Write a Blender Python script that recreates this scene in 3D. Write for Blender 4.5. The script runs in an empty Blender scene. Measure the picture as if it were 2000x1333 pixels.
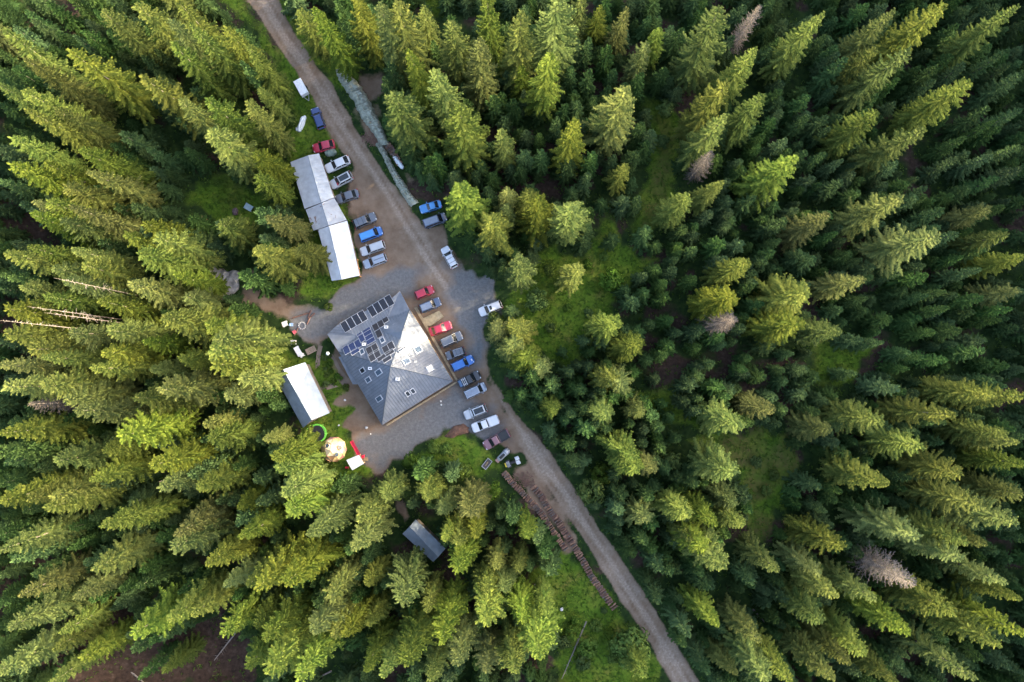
import bpy, bmesh, math, random
import numpy as np
from mathutils import Vector, Matrix
random.seed(7); np.random.seed(7)
R = math.radians
S = bpy.context.scene
C = S.collection
# ---------------------------------------------------------------- camera
F = 1430.0; CH = 136.0; TH = math.atan(64.0 / F)
cam = bpy.data.cameras.new('camera'); camo = bpy.data.objects.new('camera', cam); C.objects.link(camo)
cam.sensor_width = 36.0; cam.lens = F / 2000.0 * 36.0; cam.clip_start = 1.0; cam.clip_end = 3000.0
camo.location = (0, 0, CH); camo.rotation_euler = (TH, 0, 0); S.camera = camo
# ---------------------------------------------------------------- sky, sun, exposure
SUN_AZ = R(17.0); SUN_EL = R(12.0)            # azimuth measured from +X (picture right) towards +Y (picture top)
w = bpy.data.worlds.new('World'); S.world = w; w.use_nodes = True
nt = w.node_tree; bg = nt.nodes['Background']; sky = nt.nodes.new('ShaderNodeTexSky')
sky.sky_type = 'NISHITA'; sky.sun_disc = False; sky.sun_elevation = SUN_EL; sky.sun_rotation = R(90) - SUN_AZ
sky.altitude = 900; sky.air_density = 0.65; sky.dust_density = 6.0; sky.ozone_density = 0.0
nt.links.new(sky.outputs[0], bg.inputs[0]); bg.inputs[1].default_value = 0.15
sl = bpy.data.lights.new('sun', 'SUN'); so = bpy.data.objects.new('sun', sl); C.objects.link(so)
sl.energy = 2.35; sl.angle = R(0.8); sl.color = (1.0, 0.88, 0.62)
sd = Vector((math.cos(SUN_EL) * math.cos(SUN_AZ), math.cos(SUN_EL) * math.sin(SUN_AZ), math.sin(SUN_EL)))
so.rotation_euler = sd.to_track_quat('Z', 'Y').to_euler(); so.location = (150, 50, 120)
S.view_settings.view_transform = 'Standard'; S.view_settings.look = 'None'
S.view_settings.exposure = 3.4; S.view_settings.gamma = 1.0; S.view_settings.use_curve_mapping = False
try:
    S.cycles.max_bounces = 4; S.cycles.diffuse_bounces = 2; S.cycles.transmission_bounces = 2
except Exception: pass
# ---------------------------------------------------------------- pixel (2000x1333) <-> place
ct, st = math.cos(TH), math.sin(TH)
def ray(px, py):
    x = (px - 1000.0) / F; y = -(py - 666.5) / F
    return x, y * ct + st, y * st - ct
def terr(x, y):
    a = np.maximum(0.0, -50.0 - 0.10 * np.asarray(y) - np.asarray(x))
    z = 0.30 * (np.sqrt(a * a + 36.0) - 6.0)
    return np.minimum(z, 30.0)
def U(px, py, z=0.0):
    dx, dy, dz = ray(px, py); t = (z - CH) / dz
    return Vector((dx * t, dy * t, z))
def G(px, py, dz=0.0):                                  # on the ground (plus dz)
    z = dz
    for _ in range(8):
        p = U(px, py, z); z = float(terr(p.x, p.y)) + dz
    return U(px, py, z)
def UP(px, py, p0, n):                                  # on a plane
    d = Vector(ray(px, py)); o = Vector((0, 0, CH))
    return o + d * ((p0 - o).dot(n) / d.dot(n))
def PX(p):
    x, y, z = p[0], p[1], p[2] - CH
    yc = y * ct + z * st; zc = -y * st + z * ct
    return 1000 + F * x / -zc, 666.5 - F * yc / -zc
# ---------------------------------------------------------------- materials
MC = {}
def mat(name, col, rough=0.7, metal=0.0, var=0.12, scale=3.0, bump=0.0, bscale=20.0, coat=0.0, spec=0.5):
    if name in MC: return MC[name]
    m = bpy.data.materials.new(name); m.use_nodes = True; n = m.node_tree; b = n.nodes['Principled BSDF']
    b.inputs['Roughness'].default_value = rough; b.inputs['Metallic'].default_value = metal
    b.inputs['Specular IOR Level'].default_value = spec
    if coat: b.inputs['Coat Weight'].default_value = coat; b.inputs['Coat Roughness'].default_value = 0.08
    tc = n.nodes.new('ShaderNodeTexCoord'); nz = n.nodes.new('ShaderNodeTexNoise'); nz.inputs['Scale'].default_value = scale
    nz.inputs['Detail'].default_value = 6
    n.links.new(tc.outputs['Object'], nz.inputs['Vector'])
    mr = n.nodes.new('ShaderNodeMapRange'); mr.inputs[1].default_value = 0.3; mr.inputs[2].default_value = 0.7
    mr.inputs[3].default_value = 1 - var; mr.inputs[4].default_value = 1 + var
    n.links.new(nz.outputs[0], mr.inputs[0])
    mx = n.nodes.new('ShaderNodeVectorMath'); mx.operation = 'SCALE'; mx.inputs[0].default_value = col[:3]
    n.links.new(mr.outputs[0], mx.inputs['Scale']); n.links.new(mx.outputs[0], b.inputs['Base Color'])
    if bump:
        n2 = n.nodes.new('ShaderNodeTexNoise'); n2.inputs['Scale'].default_value = bscale; n.links.new(tc.outputs['Object'], n2.inputs['Vector'])
        bp = n.nodes.new('ShaderNodeBump'); bp.inputs['Strength'].default_value = bump; bp.inputs['Distance'].default_value = 0.05
        n.links.new(n2.outputs[0], bp.inputs['Height']); n.links.new(bp.outputs[0], b.inputs['Normal'])
    MC[name] = m; return m
def roofmat(name, col, rough, rust=0.0, spec=0.35):
    m = mat(name, col, rough, 0.0, 0.16, 0.9, 0.06, 6, spec=spec); n = m.node_tree; b = n.nodes['Principled BSDF']; L = n.links.new
    src = b.inputs['Base Color'].links[0].from_socket; tc = n.nodes.new('ShaderNodeTexCoord')
    nz = n.nodes.new('ShaderNodeTexNoise'); nz.inputs['Scale'].default_value = 0.55; nz.inputs['Detail'].default_value = 10; nz.inputs['Roughness'].default_value = 0.75; L(tc.outputs['Object'], nz.inputs['Vector'])
    mr = n.nodes.new('ShaderNodeMapRange'); mr.inputs[1].default_value = 0.55; mr.inputs[2].default_value = 0.70; mr.inputs[4].default_value = 0.5; L(nz.outputs[0], mr.inputs[0])
    mx = n.nodes.new('ShaderNodeMix'); mx.data_type = 'RGBA'; L(mr.outputs[0], mx.inputs[0]); L(src, mx.inputs[6]); mx.inputs[7].default_value = (*[c * 0.62 + 0.02 for c in col], 1)
    out = mx.outputs[2]
    if rust:
        n2 = n.nodes.new('ShaderNodeTexNoise'); n2.inputs['Scale'].default_value = 0.9; n2.inputs['Detail'].default_value = 8; n2.inputs['Distortion'].default_value = 1.2; L(tc.outputs['Object'], n2.inputs['Vector'])
        m2 = n.nodes.new('ShaderNodeMapRange'); m2.inputs[1].default_value = 0.62; m2.inputs[2].default_value = 0.68; m2.inputs[4].default_value = rust; L(n2.outputs[0], m2.inputs[0])
        x2 = n.nodes.new('ShaderNodeMix'); x2.data_type = 'RGBA'; L(m2.outputs[0], x2.inputs[0]); L(out, x2.inputs[6]); x2.inputs[7].default_value = (0.16, 0.085, 0.05, 1); out = x2.outputs[2]
    L(out, b.inputs['Base Color']); return m
def foliage(name, c1, c2, trans=0.35, hue=0.02, sat=(0.80, 1.02)):
    m = bpy.data.materials.new(name); m.use_nodes = True; n = m.node_tree
    for x in list(n.nodes): n.nodes.remove(x)
    N = n.nodes.new; L = n.links.new
    out = N('ShaderNodeOutputMaterial'); df = N('ShaderNodeBsdfDiffuse'); tr = N('ShaderNodeBsdfTranslucent'); mx = N('ShaderNodeMixShader')
    at = N('ShaderNodeAttribute'); at.attribute_name = 'rnd'
    cm = N('ShaderNodeMix'); cm.data_type = 'RGBA'; cm.inputs[6].default_value = (*c1, 1); cm.inputs[7].default_value = (*c2, 1)
    L(at.outputs['Fac'], cm.inputs[0])
    oi = N('ShaderNodeObjectInfo'); hs = N('ShaderNodeHueSaturation')
    r1 = N('ShaderNodeMapRange'); r1.inputs[3].default_value = 0.5 - hue; r1.inputs[4].default_value = 0.5 + hue
    r2 = N('ShaderNodeMapRange'); r2.inputs[3].default_value = 0.72; r2.inputs[4].default_value = 1.28
    mu = N('ShaderNodeMath'); mu.operation = 'MULTIPLY'; mu.inputs[1].default_value = 7.31
    fr = N('ShaderNodeMath'); fr.operation = 'FRACT'
    L(oi.outputs['Random'], r1.inputs[0]); L(oi.outputs['Random'], mu.inputs[0]); L(mu.outputs[0], fr.inputs[0]); L(fr.outputs[0], r2.inputs[0])
    m3 = N('ShaderNodeMath'); m3.operation = 'MULTIPLY'; m3.inputs[1].default_value = 17.77; f3 = N('ShaderNodeMath'); f3.operation = 'FRACT'; r3 = N('ShaderNodeMapRange'); r3.inputs[3].default_value = sat[0]; r3.inputs[4].default_value = sat[1]
    L(oi.outputs['Random'], m3.inputs[0]); L(m3.outputs[0], f3.inputs[0]); L(f3.outputs[0], r3.inputs[0]); L(r3.outputs[0], hs.inputs['Saturation'])
    L(r1.outputs[0], hs.inputs['Hue']); L(r2.outputs[0], hs.inputs['Value']); L(cm.outputs[2], hs.inputs['Color'])
    L(hs.outputs[0], df.inputs[0]); L(hs.outputs[0], tr.inputs[0]); mx.inputs[0].default_value = trans
    L(df.outputs[0], mx.inputs[1]); L(tr.outputs[0], mx.inputs[2]); L(mx.outputs[0], out.inputs[0])
    MC[name] = m; return m
# ---------------------------------------------------------------- object helpers
def link(name, me, parent=None, m=None):
    o = bpy.data.objects.new(name, me); C.objects.link(o)
    if parent is not None: o.parent = parent
    if m is not None and me is not None and not me.materials: me.materials.append(m)
    return o
def empty(name, loc=(0, 0, 0), rz=0.0):
    o = bpy.data.objects.new(name, None); C.objects.link(o); o.location = loc; o.rotation_euler = (0, 0, rz)
    o.empty_display_size = 0.3; return o
def tag(o, label=None, cat=None, group=None, kind=None):
    if label: o['label'] = label
    if cat: o['category'] = cat
    if group: o['group'] = group
    if kind: o['kind'] = kind
    return o
def mesh(name, V, Fc, smooth=False):
    me = bpy.data.meshes.new(name); me.from_pydata([tuple(v) for v in V], [], Fc); me.update()
    if smooth: me.polygons.foreach_set('use_smooth', [True] * len(me.polygons))
    return me
class MB:
    def __init__(s): s.v = []; s.f = []
    def box(s, x0, x1, y0, y1, z0, z1, taper=0.0):
        b = len(s.v); t = taper
        s.v += [(x0, y0, z0), (x1, y0, z0), (x1, y1, z0), (x0, y1, z0), (x0 + t, y0 + t, z1), (x1 - t, y0 + t, z1), (x1 - t, y1 - t, z1), (x0 + t, y1 - t, z1)]
        s.f += [tuple(b + i for i in q) for q in ((0, 3, 2, 1), (4, 5, 6, 7), (0, 1, 5, 4), (1, 2, 6, 5), (2, 3, 7, 6), (3, 0, 4, 7))]
        return s
    def tube(s, a, b, r0, r1=None, n=8, cap=True):
        r1 = r0 if r1 is None else r1; a = Vector(a); b = Vector(b); d = (b - a).normalized()
        u = d.orthogonal().normalized(); v = d.cross(u); k = len(s.v)
        for p, r in ((a, r0), (b, r1)):
            for i in range(n):
                t = 2 * math.pi * i / n; s.v.append(tuple(p + (u * math.cos(t) + v * math.sin(t)) * r))
        for i in range(n):
            j = (i + 1) % n; s.f.append((k + i, k + j, k + n + j, k + n + i))
        if cap: s.f += [tuple(k + n - 1 - i for i in range(n)), tuple(k + n + i for i in range(n))]
        return s
    def poly(s, pts):
        k = len(s.v); s.v += [tuple(p) for p in pts]; s.f.append(tuple(range(k, k + len(pts)))); return s
    def slab(s, pts, th):                                # polygon with thickness downwards
        k = len(s.v); n = len(pts); pts = [Vector(p) for p in pts]
        s.v += [tuple(p) for p in pts] + [tuple(p - Vector((0, 0, th))) for p in pts]
        s.f.append(tuple(range(k, k + n))); s.f.append(tuple(k + n + n - 1 - i for i in range(n)))
        for i in range(n):
            j = (i + 1) % n; s.f.append((k + j, k + i, k + n + i, k + n + j))
        return s
    def build(s, name, m, parent=None, smooth=False):
        me = mesh(name, s.v, s.f, smooth); bm = bmesh.new(); bm.from_mesh(me); bmesh.ops.recalc_face_normals(bm, faces=bm.faces); bm.to_mesh(me); bm.free()
        return link(name, me, parent, m)
# ---------------------------------------------------------------- ground classes (polygons in photo pixels -> place)
def wp(pts): return np.array([[*G(x, y)[:2]] for x, y in pts])
def sdf(P, X, Y):
    n = len(P); d = np.full(X.shape, 1e9); ins = np.zeros(X.shape, bool)
    for i in range(n):
        a = P[i]; b = P[(i + 1) % n]; ex, ey = b - a; wx, wy = X - a[0], Y - a[1]
        t = np.clip((wx * ex + wy * ey) / (ex * ex + ey * ey + 1e-9), 0, 1)
        d = np.minimum(d, (wx - ex * t) ** 2 + (wy - ey * t) ** 2)
        c = ((a[1] > Y) != (b[1] > Y)) & (X < (b[0] - a[0]) * (Y - a[1]) / (b[1] - a[1] + 1e-12) + a[0])
        ins ^= c
    return np.where(ins, np.sqrt(d), -np.sqrt(d))
ROAD = [(440, -60), (480, 0), (510, 37), (537, 82), (575, 135), (600, 175), (640, 245), (650, 262), (668, 300), (720, 345), (780, 450), (820, 520), (880, 600), (920, 660), (950, 730), (985, 800), (1027, 896), (1082, 967), (1132, 1043), (1171, 1103), (1198, 1148), (1215, 1180), (1253, 1230), (1310, 1333), (1340, 1400),
        (1410, 1400), (1368, 1333), (1279, 1192), (1240, 1135), (1211, 1087), (1171, 1035), (1119, 951), (1074, 885), (1008, 808), (972, 760), (948, 720), (940, 640), (930, 600), (905, 560), (860, 510), (835, 455), (800, 412), (745, 330), (705, 270), (675, 215), (648, 165), (610, 117), (580, 72), (560, 37), (545, 0), (520, -60)]
YARD = [(640, 250), (668, 290), (685, 350), (690, 395), (690, 440), (705, 520), (705, 545), (655, 575), (640, 600), (590, 610), (560, 640), (590, 670), (625, 688), (640, 676), (660, 700), (692, 765), (668, 776), (650, 790), (690, 800), (665, 830), (690, 880), (740, 915), (790, 890), (860, 848), (905, 830), (930, 845), (945, 870), (1000, 880), (1035, 890), (985, 790), (960, 740), (950, 640), (985, 605), (985, 570), (955, 545), (905, 530), (880, 480), (862, 440), (835, 440), (800, 400), (740, 330)]
DIRT2 = [(475, 560), (490, 540), (520, 575), (560, 600), (620, 600), (640, 610), (600, 640), (555, 620), (510, 610), (480, 590)]
DIRT3 = [(700, 150), (740, 140), (760, 170), (735, 200), (740, 260), (800, 350), (745, 290), (700, 240), (690, 190)]
DIRT4 = [(990, 930), (1010, 910), (1045, 905), (1075, 970), (1130, 1050), (1110, 1080), (1060, 1010), (1020, 960)]
DIRT5 = [(770, 960), (785, 960), (800, 1010), (790, 1030)]
GRAVELA = [(560, 640), (600, 612), (650, 590), (700, 565), (760, 540), (820, 525), (800, 560), (765, 572), (705, 600), (655, 630), (640, 665), (600, 665)]
GRAVELB = [(880, 525), (915, 535), (955, 548), (985, 572), (983, 600), (950, 640), (940, 700), (918, 640), (900, 590)]
GRAVELC = [(740, 855), (800, 815), (885, 762), (905, 775), (930, 790), (960, 800), (975, 850), (950, 870), (925, 848), (900, 832), (855, 850), (790, 885), (745, 892), (715, 880), (700, 868)]
MEADOW = [(955, 640), (1000, 560), (1040, 500), (1085, 480), (1150, 500), (1185, 420), (1215, 480), (1275, 510), (1230, 555), (1190, 570), (1190, 620), (1150, 670), (1110, 720), (1060, 690), (1000, 620)]
CLEAR2 = [(1330, 862), (1400, 838), (1440, 852), (1500, 838), (1540, 862), (1552, 905), (1528, 945), (1535, 985), (1500, 1010), (1485, 1055), (1462, 1020), (1440, 985), (1448, 930), (1400, 880)]
CLEAR3 = [(1040, 1120), (1110, 1080), (1150, 1100), (1210, 1190), (1300, 1300), (1280, 1340), (1090, 1330), (1090, 1220)]
CLEAR4 = [(1255, 180), (1320, 230), (1320, 400), (1260, 480), (1230, 470), (1270, 330)]
CLEAR5 = [(360, 380), (430, 340), (520, 390), (510, 440), (430, 440)]
CLEAR6 = [(540, 110), (600, 140), (640, 250), (660, 300), (600, 310), (560, 300), (560, 200)]
CLEAR7 = [(590, 690), (660, 700), (720, 800), (690, 850), (720, 920), (640, 930), (600, 850), (560, 720), (520, 650), (550, 650)]
CLEAR8 = [(800, 900), (880, 840), (960, 880), (1010, 930), (940, 930), (860, 900)]
CLEAR9 = [(1580, 640), (1740, 660), (1640, 760), (1590, 740)]
CLEAR10 = [(1190, 760), (1340, 770), (1380, 850), (1300, 830)]
CLEAR11 = [(840, 0), (870, 0), (860, 40), (840, 30)]
VERGE = [(430, -40), (470, 0), (560, 140), (600, 200), (640, 260), (660, 300), (610, 300), (590, 200), (500, 60), (420, -20)]
VERGE2 = [(545, 0), (560, 0), (620, 110), (700, 150), (690, 190), (660, 170), (600, 110)]
SHED_PAD = [(560, 300), (630, 290), (710, 540), (640, 580), (600, 580), (590, 440)]
OPEN = [ROAD, YARD, MEADOW, CLEAR2, CLEAR3, CLEAR4, CLEAR5, CLEAR6, CLEAR7, CLEAR8, CLEAR9, SHED_PAD, VERGE, VERGE2, DIRT2, DIRT3, DIRT4]
OPEN += [[(765, 995), (825, 995), (885, 1075), (850, 1118), (765, 1050)], [(812, 385), (885, 380), (905, 450), (895, 535), (830, 450)], [(735, 270), (800, 330), (830, 400), (800, 400)], [(180, 1250), (300, 1215), (345, 1235), (470, 1215), (480, 1333), (330, 1333), (200, 1333)], [(965, 875), (1035, 875), (1045, 935), (985, 935)], [(980, 920), (1050, 930), (1130, 1050), (1210, 1185), (1190, 1200), (1100, 1080)]]
OPENW = [wp(p) for p in OPEN]
OPENS = [wp(p) for p in (MEADOW, CLEAR2, CLEAR4, CLEAR9)]; OPENH = [P for P, q in zip(OPENW, OPEN) if q not in (MEADOW, CLEAR2, CLEAR4, CLEAR9)]
def in_open(x, y, margin=0.0, polys=None):
    X = np.array([x]); Y = np.array([y])
    return any(sdf(P, X, Y)[0] > -margin for P in (OPENW if polys is None else polys))
def smooth(d, wdt): return np.clip(d / (2 * wdt) + 0.5, 0, 1)
def build_ground():
    cx = np.concatenate([-np.geomspace(800, 118, 14), np.arange(-112, 112.1, 0.45), np.geomspace(118, 800, 14)])
    cy = np.concatenate([-np.geomspace(800, 84, 14), np.arange(-79, 82.1, 0.45), np.geomspace(87, 800, 14)])
    X, Y = np.meshgrid(cx, cy); Z = terr(X, Y)
    ny, nx = X.shape
    rng = np.random.RandomState(3)
    def blur(a, k):
        for _ in range(k):
            a = (a + np.roll(a, 1, 0) + np.roll(a, -1, 0) + np.roll(a, 1, 1) + np.roll(a, -1, 1)) / 5
        return a
    wob = blur(rng.randn(ny, nx), 10); wob /= wob.std(); wob2 = blur(rng.randn(ny, nx), 60); wob2 /= wob2.std()
    dr = sdf(wp(ROAD), X, Y) + wob * 0.10; dy = sdf(wp(YARD), X, Y) + wob * 0.55 + wob2 * 0.3
    dirt = np.maximum.reduce([smooth(dr, 0.35), smooth(dy, 0.8)] + [0.9 * smooth(sdf(wp(p), X, Y) + wob * 0.6, 0.9) for p in (DIRT2, DIRT3, DIRT4, DIRT5)])
    grav = np.maximum.reduce([smooth(sdf(wp(p), X, Y) + 0.9 + wob * 0.7 + wob2 * .4, 1.5) for p in (GRAVELA, GRAVELB, GRAVELC)])
    # stony crown of the road
    CL = np.array([[*G(x, y)[:2]] for x, y in ((480, -60), (512, 0), (535, 37), (558, 77), (592, 126), (625, 175), (665, 240), (710, 310), (760, 390), (815, 480), (870, 560), (915, 640), (948, 730), (985, 795), (1050, 890), (1100, 959), (1151, 1039), (1191, 1095), (1219, 1142), (1266, 1211), (1340, 1333), (1375, 1400))])
    dc = np.full(X.shape, 1e9)
    for i in range(len(CL) - 1):
        a_, b_ = CL[i], CL[i + 1]; ex, ey = b_ - a_; t_ = np.clip(((X - a_[0]) * ex + (Y - a_[1]) * ey) / (ex * ex + ey * ey), 0, 1)
        dc = np.minimum(dc, np.hypot(X - a_[0] - ex * t_, Y - a_[1] - ey * t_))
    trk = np.exp(-((dc - 0.85 - 0.08 * wob2) / 0.33) ** 2)
    stony = smooth(dr - 0.5, 1.0) * np.clip(0.95 - 0.75 * trk + 0.12 * wob, 0, 1)
    grass = np.maximum.reduce([smooth(sdf(wp(p), X, Y) + wob * 0.5 + wob2 * 0.4, 1.8) for p in (MEADOW, CLEAR2, CLEAR3, CLEAR4, CLEAR5, CLEAR6, CLEAR7, CLEAR8, CLEAR9, CLEAR10, CLEAR11, VERGE, VERGE2, SHED_PAD)])
    duff = np.clip(0.2 + 0.3 * wob2 + 0.2 * wob, 0, 1)
    for (px, py, r) in ((250, 1290, 11), (430, 1250, 9), (210, 1200, 6), (560, 1190, 5), (820, 1260, 6), (1060, 1150, 4), (1115, 1160, 5), (1010, 345, 7), (960, 330, 6), (1010, 1290, 6), (1250, 510, 3), (1800, 520, 5), (1700, 690, 5), (1160, 545, 2)):
        p = G(px, py); duff = np.maximum(duff, smooth(r - np.hypot(X - p.x, Y - p.y) + wob * 1.5, 2.0) * 1.0)
    dry = np.maximum(0.62 * smooth(sdf(wp(CLEAR2), X, Y) - 1.0 + wob2 * 2.5 + wob * 1.2, 3.0), 0.55 * smooth(sdf(wp(CLEAR4), X, Y) - 1.0 + wob * .8, 1.5))
    bump = wob * 0.06 * (1 - np.clip(dirt + grav, 0, 1)) + wob2 * 0.12 * (1 - np.clip(dirt + grav, 0, 1))
    core = (np.abs(X) < 111) & (np.abs(Y - 1) < 79)
    Z = Z + np.where(core, bump, 0) + np.where(core, wob * 0.012, 0)
    V = np.stack([X, Y, Z], -1).reshape(-1, 3)
    idx = np.arange(ny * nx).reshape(ny, nx)
    Q = np.stack([idx[:-1, :-1], idx[:-1, 1:], idx[1:, 1:], idx[1:, :-1]], -1).reshape(-1, 4)
    def fc(a): return ((a[:-1, :-1] + a[:-1, 1:] + a[1:, 1:] + a[1:, :-1]) / 4).reshape(-1)
    isroad = fc(dr) > 0; isyard = (fc(dy) > 0) & ~isroad
    m = ground_mat()
    for nm, sel in (('road', isroad), ('yard', isyard), ('ground', ~isroad & ~isyard)):
        q = Q[sel]; used, inv = np.unique(q.reshape(-1), return_inverse=True); q2 = inv.reshape(-1, 4)
        me = bpy.data.meshes.new(nm); me.vertices.add(len(used)); me.vertices.foreach_set('co', V[used].astype(np.float32).reshape(-1))
        me.loops.add(q2.size); me.loops.foreach_set('vertex_index', q2.reshape(-1).astype(np.int32))
        me.polygons.add(len(q2)); me.polygons.foreach_set('loop_start', np.arange(0, q2.size, 4, dtype=np.int32)); me.polygons.foreach_set('loop_total', np.full(len(q2), 4, np.int32))
        me.polygons.foreach_set('use_smooth', np.ones(len(q2), bool))
        me.update(calc_edges=True)
        for an, arr in (('dirt', dirt), ('gravel', grav), ('stony', stony), ('grass', grass), ('duff', duff), ('dry', dry)):
            a = me.attributes.new(an, 'FLOAT', 'POINT'); a.data.foreach_set('value', arr.reshape(-1)[used].astype(np.float32))
        tag(link(nm, me, None, m), kind='structure')
    return X, Y, Z, grass, dirt, grav, core, dry
def ground_mat():
    m = bpy.data.materials.new('ground'); m.use_nodes = True; n = m.node_tree; b = n.nodes['Principled BSDF']; b.inputs['Roughness'].default_value = 0.95
    b.inputs['Specular IOR Level'].default_value = 0.15
    N = n.nodes.new; L = n.links.new
    tc = N('ShaderNodeTexCoord')
    def noise(sc, det=6, ro=0.6):
        z = N('ShaderNodeTexNoise'); z.inputs['Scale'].default_value = sc; z.inputs['Detail'].default_value = det; z.inputs['Roughness'].default_value = ro
        L(tc.outputs['Object'], z.inputs['Vector']); return z.outputs[0]
    def ramp(s, stops):
        r = N('ShaderNodeValToRGB'); e = r.color_ramp.elements
        while len(e) < len(stops): e.new(0.5)
        for i, (p, c) in enumerate(stops): e[i].position = p; e[i].color = (*c, 1)
        L(s, r.inputs[0]); return r.outputs[0]
    def mix(f, a, c):
        x = N('ShaderNodeMix'); x.data_type = 'RGBA'; L(f, x.inputs[0]); L(a, x.inputs[6]); L(c, x.inputs[7]); return x.outputs[2]
    def attr(nm): a = N('ShaderNodeAttribute'); a.attribute_name = nm; return a.outputs['Fac']
    def edge(a, sc, k=0.55, sharp=0.16):                  # break an attribute's edge with noise
        z = noise(sc, 8, 0.7); q = N('ShaderNodeMath'); q.operation = 'SUBTRACT'; L(z, q.inputs[0]); q.inputs[1].default_value = 0.5
        q2 = N('ShaderNodeMath'); q2.operation = 'MULTIPLY_ADD'; L(q.outputs[0], q2.inputs[0]); q2.inputs[1].default_value = k * 2; L(a, q2.inputs[2])
        r = N('ShaderNodeMapRange'); r.inputs[1].default_value = 0.5 - sharp; r.inputs[2].default_value = 0.5 + sharp; L(q2.outputs[0], r.inputs[0]); return r.outputs[0]
    forest = mix(edge(attr('duff'), 0.35), ramp(noise(0.9), [(0.3, (0.010, 0.022, 0.007)), (0.5, (0.020, 0.040, 0.009)), (0.7, (0.036, 0.060, 0.013))]),
                 ramp(noise(1.6), [(0.3, (0.022, 0.015, 0.011)), (0.55, (0.050, 0.032, 0.023)), (0.75, (0.085, 0.060, 0.044))]))
    grass = ramp(noise(0.22, 8, 0.65), [(0.28, (0.045, 0.095, 0.010)), (0.45, (0.078, 0.140, 0.013)), (0.58, (0.115, 0.155, 0.020)), (0.72, (0.16, 0.13, 0.04))])
    g2 = ramp(noise(2.5, 6), [(0.3, (0.55, 0.6, 0.5)), (0.7, (1.3, 1.25, 1.2))])
    mg = N('ShaderNodeMix'); mg.data_type = 'RGBA'; mg.blend_type = 'MULTIPLY'; mg.inputs[0].default_value = 1; L(grass, mg.inputs[6]); L(g2, mg.inputs[7])
    dryc = ramp(noise(0.8, 8, 0.7), [(0.3, (0.05, 0.075, 0.012)), (0.5, (0.085, 0.075, 0.022)), (0.7, (0.12, 0.085, 0.038))])
    gcol = mix(edge(attr('dry'), 0.6, 0.6, 0.3), mg.outputs[2], dryc)
    base = mix(edge(attr('grass'), 0.5), forest, gcol)
    dirt = ramp(noise(0.35, 9, 0.7), [(0.3, (0.135, 0.090, 0.058)), (0.5, (0.195, 0.134, 0.090)), (0.7, (0.26, 0.186, 0.130))])
    pebb = ramp(noise(2.2, 10, 0.8), [(0.30, (0.185, 0.135, 0.096)), (0.5, (0.29, 0.22, 0.164)), (0.70, (0.44, 0.345, 0.27))])
    dirt = mix(edge(attr('stony'), 0.6, 0.5, 0.3), dirt, pebb)
    gravel = ramp(noise(1.7, 10, 0.8), [(0.30, (0.095, 0.092, 0.090)), (0.5, (0.138, 0.134, 0.130)), (0.70, (0.20, 0.194, 0.188))])
    yard = mix(edge(attr('gravel'), 0.7, 0.6, 0.4), dirt, gravel)
    # faint green growth in the dirt away from the tracks
    base = mix(edge(attr('dirt'), 0.9, 0.45, 0.2), base, yard)
    L(base, b.inputs['Base Color'])
    bp = N('ShaderNodeBump'); bp.inputs['Strength'].default_value = 0.35; bp.inputs['Distance'].default_value = 0.08; L(noise(3.0, 8, 0.7), bp.inputs['Height']); L(bp.outputs[0], b.inputs['Normal'])
    return m
GX, GY, GZ, GGRASS, GDIRT, GGRAV, GCORE, GDRY = build_ground()
#@@TREES
# ---------------------------------------------------------------- spruce, dead spruce, bush prototypes
fol_sp = foliage('spruce_needles', (0.043, 0.072, 0.013), (0.132, 0.156, 0.026), 0.30, 0.020)
fol_yg = foliage('young_spruce_needles', (0.028, 0.062, 0.018), (0.062, 0.108, 0.028), 0.25, 0.012)
fol_dd = foliage('dead_twigs', (0.085, 0.068, 0.054), (0.15, 0.125, 0.10), 0.05, 0.0)
fol_bl = foliage('broad_leaves', (0.052, 0.105, 0.016), (0.115, 0.170, 0.028), 0.35, 0.015)
bark = mat('spruce_bark', (0.085, 0.072, 0.055), 0.95, 0, 0.3, 4, 0.5)
palewood = mat('weathered_wood', (0.24, 0.20, 0.165), 0.9, 0, 0.25, 4)
def soup(name, quads, rnd, m):
    """quads: (n,4,3) array -> one mesh with a per-point random attribute"""
    Q = np.asarray(quads, np.float32); n = len(Q)
    me = bpy.data.meshes.new(name); me.vertices.add(n * 4); me.vertices.foreach_set('co', Q.reshape(-1))
    me.loops.add(n * 4); me.loops.foreach_set('vertex_index', np.arange(n * 4, dtype=np.int32))
    me.polygons.add(n); me.polygons.foreach_set('loop_start', np.arange(0, n * 4, 4, dtype=np.int32)); me.polygons.foreach_set('loop_total', np.full(n, 4, np.int32))
    me.update(calc_edges=True)
    a = me.attributes.new('rnd', 'FLOAT', 'POINT'); a.data.foreach_set('value', np.repeat(np.asarray(rnd, np.float32), 4))
    if m: me.materials.append(m)
    return me
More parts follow.
